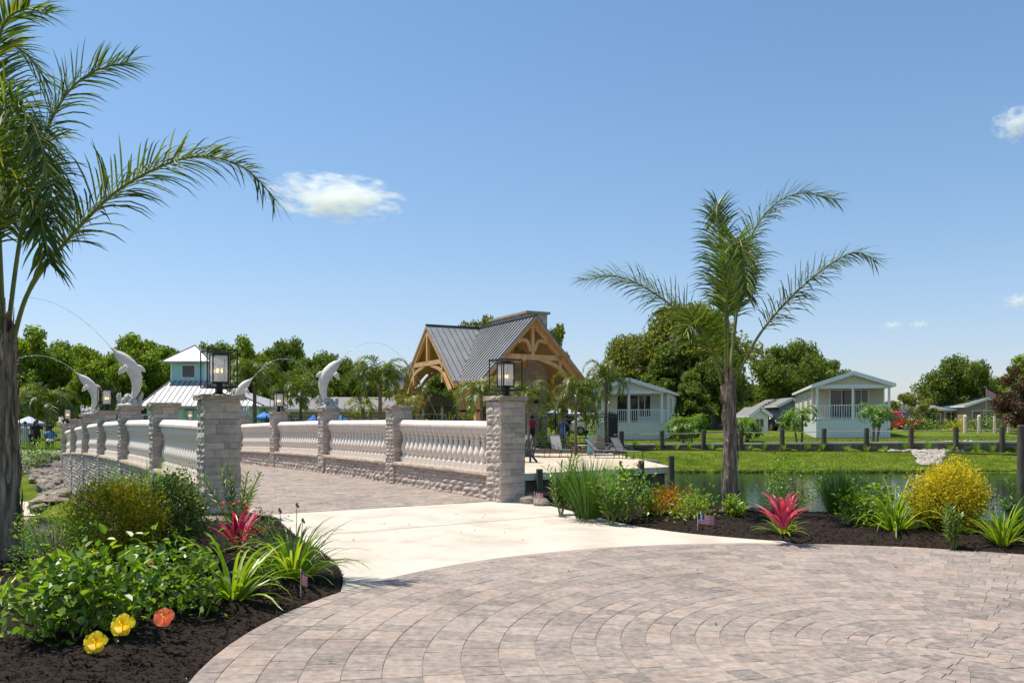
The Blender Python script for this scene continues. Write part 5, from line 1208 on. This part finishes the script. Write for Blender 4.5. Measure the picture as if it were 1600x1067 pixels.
def mobile_home(label, corner, dirw, W, L, z0, mat, he=3.28, hp=4.05, porch=2.6, doorx=.38):
    rz = math.atan2(dirw[1], dirw[0]); T = thing('mobile_home', label, 'house', (*corner, z0), rz); fl = .98
    mb = MB(); mb.box((W/2, L/2+porch/2, (fl+he)/2), (W, L-porch, he-fl)); mb.add([(0, porch, he), (W, porch, he), (W/2, porch, hp-.03), (0, L, he), (W, L, he), (W/2, L, hp-.03)], [(0, 1, 2), (5, 4, 3)]); mk('wall', mb, mat, T)
    mb = MB(); mb.add([(0, .02, he), (W, .02, he), (W/2, .02, hp-.03), (0, .1, he), (W, .1, he), (W/2, .1, hp-.03)], [(0, 1, 2), (5, 4, 3)]); mb.box((W/2, .06, he-.12), (W, .1, .24)); mk('gable', mb, mat, T)
    mb = MB(); mb.box((W/2, .05, he-.12), (W+.02, .14, .26)); mk('porch_beam', mb, 'white_trim', T)
    mb = MB(); mb.box((W/2, L/2, fl/2-.2), (W-.04, L-.04, fl+.38)); mk('skirting', mb, 'skirting', T)
    mb = MB(); mb.box((W/2, porch/2, fl+.02), (W+.04, porch+.04, .05)); mk('porch_floor', mb, 'white_trim', T)
    gable_roof(T, 0, W, 0, L, he, hp, 'shingle' if 'cream' in label else 'pale_roof')
    for x in (.09, W*.5, W-.09): mb = MB(); mb.box((x, .1, (fl+he-.24)/2), (.14, .14, he-.24-fl)); mk('porch_post', mb, 'white_trim', T)
    mb = MB()
    for a, b_ in (((.1, .1), (W-.1, .1)), ((.1, .1), (.1, porch)), ((W-.1, .1), (W-.1, porch))):
        mb.bar((*a, fl+.95), (*b_, fl+.95), .06, .05); mb.bar((*a, fl+.12), (*b_, fl+.12), .05, .05); v = Vector((b_[0]-a[0], b_[1]-a[1], 0)); n = int(v.length/.15)
        for i in range(1, n): q = Vector((*a, 0))+v*i/n; mb.bar(q+UP*(fl+.12), q+UP*(fl+.95), .035, .035)
    mk('railing', mb, 'white_trim', T)
    win(T, (W*doorx, porch, fl+1.03), 1.5, 1.95, mull=1); win(T, (W*doorx+1.25 if doorx < .45 else W*.72, porch, fl+1.25), .8, 1.5, mull=1)
    for y in (porch+2., porch+3., porch+6.5, porch+7.6, porch+11):
        win(T, (W, y, fl+1.3), .6, 1.2, 'y', mull=0); win(T, (0, y, fl+1.3), .6, 1.2, 'z', mull=0)
    mb = MB()
    for x in (0, W): mb.bar((x, porch+.03, fl), (x, porch+.03, he), .1, .1); mb.bar((x, L, fl), (x, L, he), .1, .1)
    mk('corner_trim', mb, 'white_trim', T); return T
mobile_home('cream mobile home with white front porch behind the dock palm', (5.91, 59.32), (.96, -.279), 4.73, 16.7, .52, 'cream_siding', doorx=.4)
mobile_home('beige mobile home with white front porch on the far lawn', (20.3, 56.), (.968, -.25), 4.63, 17.5, .78, 'beige_siding', doorx=.42)
def simple_house(label, px0, px1, D, zb_, he, hp, mat, roof, Ld=8., rz=0., wins=((.5, 1.2, 1.0),), name='house', ridge='y', porch=False, cat='house'):
    a, b_ = at(px0, D, 700), at(px1, D, 700); W = (b_-a).length; T = thing(name, label, cat, (a.x, a.y, zb_), rz)
    mb = MB(); mb.box((W/2, Ld/2, he/2-.2), (W, Ld, he+.4))
    if ridge == 'y': mb.add([(0, .01, he), (W, .01, he), (W/2, .01, hp-.02)], [(0, 1, 2)])
    mk('wall', mb, mat, T)
    if ridge == 'y': gable_roof(T, 0, W, 0, Ld, he, hp, roof)
    else:
        mb = MB(); mb.add([(-.4, -.5, he-.05), (W+.4, -.5, he-.05), (W+.4, Ld/2, hp), (-.4, Ld/2, hp), (-.4, Ld+.4, he-.05), (W+.4, Ld+.4, he-.05)], [(0, 1, 2, 3), (3, 2, 5, 4), (0, 3, 4), (1, 5, 2)]); r_ = mk('roof', mb, roof, T); mb = MB(); mb.bar((-.4, -.52, he-.1), (W+.4, -.52, he-.1), .06, .24); mk('fascia', mb, 'cap_wood' if mat == 'tan_wall' else 'white_trim', r_)
    for fx, w, h in wins: win(T, (W*fx, 0, he*.55), w, h)
    if porch:
        for fx in (.03, .35, .68, .97): mb = MB(); mb.box((W*fx, -1.6, he/2), (.16, .16, he)); mk('porch_post', mb, 'white_trim', T)
        mb = MB(); mb.prism([(-.3, -2.), (W+.3, -2.), (W+.3, .1), (-.3, .1)], he, he+.15); mb.add([(-.3, -2., he+.15), (W+.3, -2, he+.15), (W/2, -2, hp+.3), (-.3, .1, he+.15), (W+.3, .1, he+.15), (W/2, .1, hp+.3)], [(0, 1, 2), (0, 2, 5, 3), (1, 4, 5, 2)]); mk('porch_roof', mb, 'shingle', T)
    return T
simple_house('long low tan building with a pale roof behind the right dolphins', 425, 612, 70, -.1, 2.75, 3.9, 'tan_wall', 'shingle', 9, 0, ((.62, .9, .9), (.86, .9, .9), (.2, .9, .9)), ridge='x', name='pool_building', cat='building')
simple_house('taupe house with a white porch seen under the pavilion', 634, 722, 62, .0, 2.7, 3.5, 'taupe_wall', 'shingle', 7, 0, ((.5, 1.7, 1.3),), porch=True)
simple_house('small grey house between the cream house and the palm trunk', 1090, 1140, 90, .8, 2.0, 2.5, 'grey_siding', 'shingle', 7, 0, ((.3, .9, .9), (.75, .8, 1.2)), ridge='x')
simple_house('small white shed behind the second lawn palm', 1174, 1200, 66, .7, 1.5, 2.0, 'white_trim', 'shingle', 4, 0, ((.5, .6, .6),), name='shed', cat='shed')
simple_house('narrow grey house left of the beige mobile home', 1218, 1256, 80, .8, 2.4, 3.0, 'grey_siding', 'shingle', 8, 0, ((.3, .7, 1.0),), ridge='y')
simple_house('low brown house with wide white windows at the right edge', 1508, 1580, 95, .8, 2.6, 3.45, 'brown_siding', 'shingle', 9, .12, ((.42, 2.6, 1.2), (.82, 1.4, 1.2)), ridge='y')
simple_house('reddish carport house left of the low brown house', 1447, 1510, 97, .8, 2.3, 3.05, 'red_wall', 'shingle', 8, 0, ((.25, .9, 1.0), (.62, 1.4, 1.3)), ridge='x')
# teal pool house with cupola
D = 68; cx = -27.6; T = thing('pool_house', 'mint pool house with pale hip roof and a teal cupola', 'building', (cx, D, -.1)); hw = 5.1
mb = MB(); mb.box((2.4, 5, 1.4), (9.2, 9.2, 3.2)); mk('wall', mb, 'green_wall', T)
mb = MB(); z0, z1, q = 3., 5.2, 1.5
vs = [(2.4-hw, -.1, z0), (2.4+hw, -.1, z0), (2.4+hw, 10.1, z0), (2.4-hw, 10.1, z0), (-q, 5-q, z1), (q, 5-q, z1), (q, 5+q, z1), (-q, 5+q, z1)]
mb.add(vs, [(0, 1, 5, 4), (1, 2, 6, 5), (2, 3, 7, 6), (3, 0, 4, 7)]); mb.prism([(2.4-hw, -.1), (2.4+hw, -.1), (2.4+hw, 10.1), (2.4-hw, 10.1)], z0-.18, z0-.005); rf = mk('roof', mb, 'pale_roof', T)
mb = MB()
for i in range(22):
    x = 2.4-hw+.25+i*.45; f = (x-(2.4-hw))/(.6*1+hw-q*0-.6+1e-6)
    xe = max(-q, min(q, x)); run = 1.
    if x < -q: run = (x-(2.4-hw))/(-q-(2.4-hw))
    elif x > q: run = ((2.4+hw)-x)/((2.4+hw)-q)
    mb.bar((x, -.1, z0+.03), (x, -.1+run*(5.1-q), z0+(z1-z0)*run+.03), .03, .04)
for a, b_ in ((0, 4), (1, 5)): mb.bar(Vector(vs[a])+UP*.04, Vector(vs[b_])+UP*.04, .09, .06)
mk('standing_seams', mb, 'metal_seam', rf)
mb = MB(); mb.box((0, 5, 5.9), (2.9, 2.9, 2.0)); cp = mk('cupola', mb, 'teal_wall', T)
mb = MB(); z = 6.85; e = 2.05; mb.add([(-e, 5-e, z), (e, 5-e, z), (e, 5+e, z), (-e, 5+e, z), (0, 5, 8.35)], [(0, 1, 4), (1, 2, 4), (2, 3, 4), (3, 0, 4), (3, 2, 1, 0)]); mb.prism([(-e, 5-e), (e, 5-e), (e, 5+e), (-e, 5+e)], z-.14, z-.005); mk('cupola_roof', mb, 'pale_roof', cp)
mb = MB(); mb.bar((-e, 5-e, z+.03), (0, 5, 8.38), .08, .05); mb.bar((e, 5-e, z+.03), (0, 5, 8.38), .08, .05); mk('hip_cap', mb, 'metal_seam', cp)
win(cp, (0, 3.55, 6.0), 1.05, 1.0, mull=0); win(cp, (-1.45, 5, 6.0), .8, .9, 'z', mull=0)
mb = MB()
for x in (-1.45, 1.45): mb.box((x, 3.54, 5.9), (.14, .1, 1.9))
mk('corner_trim', mb, 'white_trim', cp)
win(T, (-2.5, .4, 1.7), .8, 1.1); win(T, (3.4, .4, 1.7), .8, 1.1)

# ------------------------------------------------------------------ umbrellas, lamp post, flag, people, cars
def parasol(label, px, D, ytop, r, mat):
    p = at(px, D, ytop); T = thing('parasol', label, 'parasol', (p.x, p.y, p.z-2.5), 0, 'pool parasols'); mb = MB(); mb.tube([(0, 0, 0), (0, 0, 2.5)], .03, 8); mk('pole', mb, 'alloy', T)
    mb = MB(); n = 8; vs = [(0, 0, 2.5)]+[(r*math.cos(2*math.pi*k/n), r*math.sin(2*math.pi*k/n), 2.05) for k in range(n)]+[(r*math.cos(2*math.pi*k/n), r*math.sin(2*math.pi*k/n), 1.92) for k in range(n)]
    mb.add(vs, [(0, 1+k, 1+(k+1) % n) for k in range(n)]+[(1+k, 9+k, 9+(k+1) % n, 1+(k+1) % n) for k in range(n)]); mk('canopy', mb, mat, T)
parasol('blue parasol right of the front left pillar', 413, 60, 643, .75, 'umbrella_blue'); parasol('blue parasol left of the nearer right dolphin pillar', 490, 62, 648, .55, 'umbrella_blue'); parasol('blue parasol right of the nearer right dolphin pillar', 533, 62, 648, .55, 'umbrella_blue')
parasol('grey-blue parasol behind the patio fence', 880, 56, 636, 1.35, 'umbrella_grey'); parasol('pale parasol over the people at the left fence', 45, 50, 650, 1.0, 'umbrella_grey')
p = at(868, 52, 700); T = thing('lamp_post', 'black lamp post with a white globe by the patio fence', 'lamp post', (p.x, p.y, .3)); mb = MB(); mb.tube([(0, 0, 0), (0, 0, 2.2), (0, 0, 2.35)], [.05, .04, .09], 10); mk('pole', mb, 'black_metal', T); mb = MB(); mb.ball((0, 0, 2.53), .2, 12, 8, sq=(1, 1, 1.15)); mk('globe', mb, 'white_cloth', T, smooth=True); mb = MB(); mb.lathe([(.1, 2.72), (.05, 2.78), (.01, 2.88)], 8); mk('finial', mb, 'black_metal', T)
p = at(1541, 74, 612); T = thing('flag_pole', 'flag on a pole above the brown house roof', 'flag', (p.x, p.y, .8)); mb = MB(); h = p.z-.8+.4; mb.tube([(0, 0, 0), (0, 0, h)], .03, 6); mk('pole', mb, 'alloy', T)
mb = MB(); vs = []
for i in range(7):
    x = i*.14; vs += [(x, .05*math.sin(i), h-.1-.08*i), (x, .05*math.sin(i), h-.75-.08*i)]
mb.add(vs, [(2*i, 2*i+1, 2*i+3, 2*i+2) for i in range(6)]); cl = mk('cloth', mb, 'flag_white', T); mb = MB()
for k in range(0, 7, 2):
    for yy in (-.012, .012):
        v2 = [];
        for i in range(7): x = i*.14; v2 += [(x, .05*math.sin(i)+yy, h-.1-.08*i-.65*k/7), (x, .05*math.sin(i)+yy, h-.1-.08*i-.65*(k+1)/7)]
        mb.add(v2, [(2*i, 2*i+1, 2*i+3, 2*i+2) for i in range(6)])
mk('stripes', mb, 'flag_red', cl)
def person(label, px, D, z, rz, top, legs, skin='skin', hair='hair_dark', h=1.7, pose='stand', arm=(.1, .1), hat=None):
    p = at(px, D, 700); s = h/1.7; T = thing('person', label, 'person', (p.x, p.y, z), rz); dy = 0
    V, E_, Rd = [], [], []
    def v(x, y, zz, r, par=None):
        V.append((x, y, zz)); Rd.append(r)
        if par is not None: E_.append((par, len(V)-1))
        return len(V)-1
    sit = pose == 'sit'; ph = .95 if not sit else .5
    o = ph-.95
    pel = v(0, 0, .95+o, .13); wst = v(0, 0, 1.12+o, .115, pel); chs = v(0, 0, 1.32+o, .14, wst); nk0 = v(0, 0, 1.43+o, .07, chs); nk = v(0, -.01, 1.5+o, .052, nk0); hd = v(0, -.015, 1.58+o, .085, nk); ht = v(0, -.01, 1.66+o, .08, hd)
    for sg in (-1, 1):
        sh = v(sg*.17, 0, 1.4+o, .055, nk0); ex, ey = sg*(.22+arm[0]), -.05; el = v(ex, ey, 1.14+o, .042, sh); wr = v(ex+sg*.02, ey-arm[1]*1.6-.04, .93+o+arm[1]*1.0, .03, el); pa = v(ex+sg*.02, ey-arm[1]*2-.05, .87+o+arm[1]*1.1, .034, wr)
        for q in range(4): v(ex+sg*.02+(q-1.5)*.016, ey-arm[1]*2.3-.06, .80+o+arm[1]*1.15+.006*abs(q-1.5), .009, pa)
        v(ex-sg*.02, ey-arm[1]*2.1-.08, .85+o+arm[1]*1.1, .01, pa)
        hp = v(sg*.09, 0, .9+o, .095, pel)
        if sit: kn = v(sg*.11, -.42, .5, .065, hp); an = v(sg*.11, -.42, .09, .045, kn); v(sg*.12, -.56, .04, .038, an)
        else: kn = v(sg*.1, -.01, .5, .06, hp); an = v(sg*.1, .01, .09, .042, kn); v(sg*.11, -.13, .035, .038, an)
    me = bpy.data.meshes.new('body'); me.from_pydata(V, E_, []); me.materials.append(M[skin]); ob = bpy.data.objects.new('body', me); col.objects.link(ob); ob.parent = T
    md = ob.modifiers.new('skin', 'SKIN'); md.use_smooth_shade = True
    for i, r in enumerate(Rd): me.skin_vertices[0].data[i].radius = (r, r*.85)
    me.skin_vertices[0].data[0].use_root = True; ob.modifiers.new('sub', 'SUBSURF').levels = 1; ob.modifiers['sub'].render_levels = 1
    mb = MB(); mb.ball((0, .012, 1.635+o), .108, 12, 8, sq=(.92, 1, 1.0)); mk('hair', mb, hair, T, smooth=True)
    mb = MB(); mb.ball((0, -.1, 1.585+o), .018, 6, 4)
    for sg in (-1, 1): mb.ball((sg*.03, -.092, 1.61+o), .009, 6, 4)
    mk('face_features', mb, skin, T)
    mb = MB(); mb.tube([(0, 0, .93+o), (0, 0, 1.1+o), (0, 0, 1.3+o), (0, 0, 1.42+o), (0, 0, 1.46+o)], [.165, .15, .175, .17, .08], 14, ell=[(1, .75)]*5)
    for sg in (-1, 1): mb.tube([(sg*.13, 0, 1.4+o), (sg*(.22+arm[0]*.6), -.03, 1.22+o)], [.085, .065], 10)
    mk('shirt', mb, top, T, smooth=True)
    mb = MB()
    if legs.startswith('dress'): mb.tube([(0, 0, 1.0+o), (0, 0, .8+o), (0, 0, .45+o)], [.155, .2, .27], 14, ell=[(1, .8)]*3); mk('dress', mb, legs[6:], T, smooth=True)
    else:
        for sg in (-1, 1):
            P = [(sg*.08, 0, .97+o), (sg*.1, -.42, .5)] if sit else [(sg*.08, 0, .97), (sg*.1, 0, .5)]
            mb.tube(P, [.125, .09], 10)
        mk('shorts', mb, legs, T, smooth=True)
    if hat: mb = MB(); mb.lathe([(.11, 1.66+o), (.11, 1.72+o), (.07, 1.76+o), (.01, 1.77+o)], 12); mb.box((0, -.14, 1.665+o), (.14, .14, .012)); mk('cap', mb, hat, T)
    T.scale = (s,)*3
person('person in a long white outfit standing behind the left fence', 39, 49, -.1, .2, 'cloth_white', 'dress_cloth_white', 'skin', h=1.7)
person('person in a blue top beside the one in white', 49, 49.6, -.1, -.3, 'cloth_blue', 'cloth_navy', h=1.75)
person('person in dark clothes at the left gate post', 57.5, 48.5, -.1, .5, 'cloth_black', 'cloth_black', h=1.8)
person('person in a light blue shirt and dark cap sitting behind the gate', 79, 47.8, -.1, .4, 'cloth_blue', 'cloth_white', 'skin_dark', pose='sit', hat='cloth_navy', arm=(.05, .15), h=2.0)
person('person in a red top behind the patio fence', 832, 50, .25, 2.2, 'cloth_red', 'cloth_black', arm=(.1, .3))
person('person in a yellow-green top behind the patio fence', 845, 50.6, .25, -1., 'cloth_lime', 'dress_cloth_lime', h=1.65)
person('person in a pale blue dress behind the patio fence', 879.5, 50., .25, .3, 'cloth_sky', 'dress_cloth_sky', h=1.7)
person('person in a navy top right of the pale blue dress', 886, 50.3, .25, -.5, 'cloth_navy', 'cloth_navy', h=1.72)
def car(label, px, D, rz, mat, kind='suv'):
    p = at(px, D, 700); z = tz(p.x, D); T = thing('parked_car', label, 'car', (p.x, p.y, z), rz); hh = 1.7 if kind == 'suv' else 1.45; w = .9
    prof = [(-2.25, .35), (-2.3, .75), (-2.1, .95), (-1.1, 1.02), (-.55, hh-.06), (.0, hh), (1.3, hh-.03), (2.0, 1.05), (2.25, .95), (2.28, .4)]
    mb = MB(); m = len(prof); vs = []
    for x_, k in ((-w, 0), (-w+.05, 1), (w-.05, 1), (w, 0)):
        for y, zz in prof:
            sh = .0 if zz < 1.0 else .14*(zz-1.0)/.6
            vs.append(((x_ if not k else x_)+(sh if x_ < 0 else -sh), y, zz+(.02 if k else -.02)))
    fs = [tuple(range(m))[::-1], tuple(3*m+i for i in range(m))]+[(l*m+i, l*m+(i+1) % m, (l+1)*m+(i+1) % m, (l+1)*m+i) for l in range(3) for i in range(m)]
    mb.add(vs, fs); mk('body', mb, mat, T)
    mb = MB(); mb.add([(-.72, -1.08, 1.06), (.72, -1.08, 1.06), (.62, -.6, hh-.1), (-.62, -.6, hh-.1)], [(0, 1, 2, 3)]); o = mk('windshield', mb, 'window_glass', T); o.location = (0, -.025, .03)
    for sg in (-1, 1): mb = MB(); mb.add([(sg*.885, -.95, 1.05), (sg*.885, 1.7, 1.05), (sg*.80, 1.25, hh-.14), (sg*.80, -.5, hh-.14)], [(0, 1, 2, 3)]); o = mk('side_window', mb, 'window_glass', T); o.location = (sg*.02, 0, 0)
    for sg in (-1, 1):
        mb = MB(); mb.box((sg*.62, -2.27, .72), (.36, .06, .16)); mk('headlight', mb, 'white_trim', T)
        for y in (-1.45, 1.4):
            mb = MB(); mb.tube([(sg*.72, y, .34), (sg*.93, y, .34)], .34, 16); wh = mk('wheel', mb, 'rubber', T); mb = MB(); mb.tube([(sg*.925, y, .34), (sg*.945, y, .34)], .2, 12); mk('rim', mb, 'alloy', wh)
    mb = MB(); mb.box((0, -2.3, .55), (1.1, .05, .22)); mk('grille', mb, 'black_metal', T)
car('black parked car behind the rope fence left of the beige mobile home', 1209, 74, R(8), 'paint_black'); car('red parked car right of the beige mobile home', 1402, 74, R(30), 'paint_red'); car('white parked car behind the corner of the patio fence', 938, 66, R(75), 'paint_white')
for i, (px, D, w, h, mt, lb) in enumerate([(1062, 57, .8, 1.5, 'bush_dark', 'dark shrub at the right side of the cream house'), (1430, 70, 1.1, 1.2, 'bush_dark', 'dark rounded shrub right of the red car'), (1465, 70, 1.3, .7, 'bush_green', 'green shrub below the carport house'), (1502, 70, 1.0, .45, 'bush_gold', 'yellow low shrub before the brown house'), (1530, 68, .9, .8, 'bush_dark', 'low dark shrub before the brown house windows'), (1560, 70, 1.1, 1.6, 'bush_green', 'tall green shrub beside the brown house window'), (1578, 66, 1.0, 1.2, 'bush_dark', 'dark green shrub under the purple-leaved tree'), (955, 60, .4, .5, 'bush_dark', 'small shrub at the rope fence end by the cream house'), (937, 60, .6, 1.6, 'bush_green', 'bright shrub left of the cream house'), (690, 50, 1.8, 1.4, 'bush_green', 'bright green hedge shrub under the pavilion'), (1248, 66, .5, .5, 'bush_green', 'tiny shrub beside the black car')]):
    p = at(px, D, 700); shrub('garden_shrub', lb, 'shrub', (p.x, p.y, tz(p.x, D)), w, w*.8, h, mt, 520, .2, .12, 600+i, low=.0, stems=3)

# ------------------------------------------------------------------ clouds
def cloudmat(name, dens, scale):
    m, nt, out = new_mat(name); v = nt.nodes.new('ShaderNodeVolumePrincipled'); v.inputs['Color'].default_value = (1, 1, 1, 1); v.inputs['Anisotropy'].default_value = .1
    n = noise(nt, scale, 6, .62); tc = nt.nodes.new('ShaderNodeTexCoord'); ln = nt.nodes.new('ShaderNodeVectorMath'); ln.operation = 'LENGTH'; nt.links.new(tc.outputs['Object'], ln.inputs[0])
    a = nt.nodes.new('ShaderNodeMath'); a.operation = 'SUBTRACT'; a.inputs[0].default_value = 1.; nt.links.new(ln.outputs['Value'], a.inputs[1])
    b_ = nt.nodes.new('ShaderNodeMath'); b_.operation = 'MULTIPLY_ADD'; nt.links.new(n.outputs[0], b_.inputs[0]); b_.inputs[1].default_value = 3.6; b_.inputs[2].default_value = -2.1
    c = nt.nodes.new('ShaderNodeMath'); c.operation = 'ADD'; nt.links.new(a.outputs[0], c.inputs[0]); nt.links.new(b_.outputs[0], c.inputs[1])
    d = nt.nodes.new('ShaderNodeMath'); d.operation = 'MULTIPLY'; d.use_clamp = False; nt.links.new(c.outputs[0], d.inputs[0]); d.inputs[1].default_value = dens
    e = nt.nodes.new('ShaderNodeMath'); e.operation = 'MAXIMUM'; e.inputs[1].default_value = 0; nt.links.new(d.outputs[0], e.inputs[0]); nt.links.new(e.outputs[0], v.inputs['Density']); nt.links.new(v.outputs[0], out.inputs['Volume'])
cloudmat('cloud', .16, 3.0)
def cloud(label, px, py, D, wpx, hpx, rot=0.):
    mb = MB(); mb.ball((0, 0, 0), 1., 16, 10); o = mk('cloud', mb, 'cloud'); o.location = at(px, D, py); w = wpx*D/F/2; h = hpx*D/F/2; o.scale = (w, w*.6, h); o.rotation_euler = (0, rot, 0); tag(o, label, 'cloud', 'small clouds')
cloud('bright white puffy cloud left of centre', 525, 308, 900, 235, 78, R(4)); cloud('small white cloud at the right edge high up', 1590, 193, 900, 85, 65); cloud('tiny cloud low at the right edge', 1592, 470, 1100, 55, 30)
cloud('tiny flat cloud low over the big round tree, left one', 1394, 508, 1100, 40, 17); cloud('tiny flat cloud low over the big round tree, right one', 1436, 507, 1100, 40, 16)

# ------------------------------------------------------------------ light, sky, camera
SE = R(69); hdir = Vector((-.955, .30)).normalized()
w = bpy.data.worlds.new('World'); sc.world = w; w.use_nodes = True; nt = w.node_tree; bg = nt.nodes['Background']
sky = nt.nodes.new('ShaderNodeTexSky'); sky.sky_type = 'NISHITA'; sky.sun_disc = False; sky.sun_elevation = SE; sky.sun_rotation = math.atan2(hdir.x, hdir.y)
sky.air_density = 1.0; sky.dust_density = .5; sky.ozone_density = 1.0; sky.altitude = 0
tc_ = nt.nodes.new('ShaderNodeTexCoord'); sx_ = nt.nodes.new('ShaderNodeSeparateXYZ'); nt.links.new(tc_.outputs['Generated'], sx_.inputs[0])
air = ramp(nt, [(0., (.68, .655, .80)), (.06, (.68, .675, .79)), (.16, (.71, .755, .81)), (.32, (.70, .82, .87)), (.6, (.66, .84, .885))]); nt.links.new(sx_.outputs[2], air.inputs[0])
nt.links.new(mixc(nt, 1., sky.outputs[0], air.outputs[0], 'MULTIPLY'), bg.inputs[0]); bg.inputs[1].default_value = .128
sd = bpy.data.lights.new('sun', 'SUN'); sd.energy = 4.3; sd.angle = R(.5); sd.color = (1., .95, .875); so = bpy.data.objects.new('sun', sd); col.objects.link(so)
dirv = -Vector((hdir.x*math.cos(SE), hdir.y*math.cos(SE), math.sin(SE))); so.rotation_euler = dirv.to_track_quat('-Z', 'Y').to_euler(); so.location = (0, 0, 40)
cd = bpy.data.cameras.new('camera'); cam = bpy.data.objects.new('camera', cd); col.objects.link(cam); cam.location = (0, 0, EYE); cam.rotation_euler = (R(90), 0, 0)
cd.sensor_width = 36; cd.lens = F/1600*36; cd.shift_y = (HOR-533.5)/1600; cd.clip_end = 5000; cd.clip_start = .05; sc.camera = cam
vs_ = sc.view_settings; vs_.view_transform = 'Standard'; vs_.look = 'None'; vs_.exposure = .5; vs_.gamma = 1; vs_.use_curve_mapping = False
sc.cycles.use_denoising = True; sc.cycles.max_bounces = 8; sc.cycles.transparent_max_bounces = 12; sc.cycles.volume_bounces = 9; sc.cycles.volume_step_rate = 2.; sc.cycles.volume_max_steps = 64
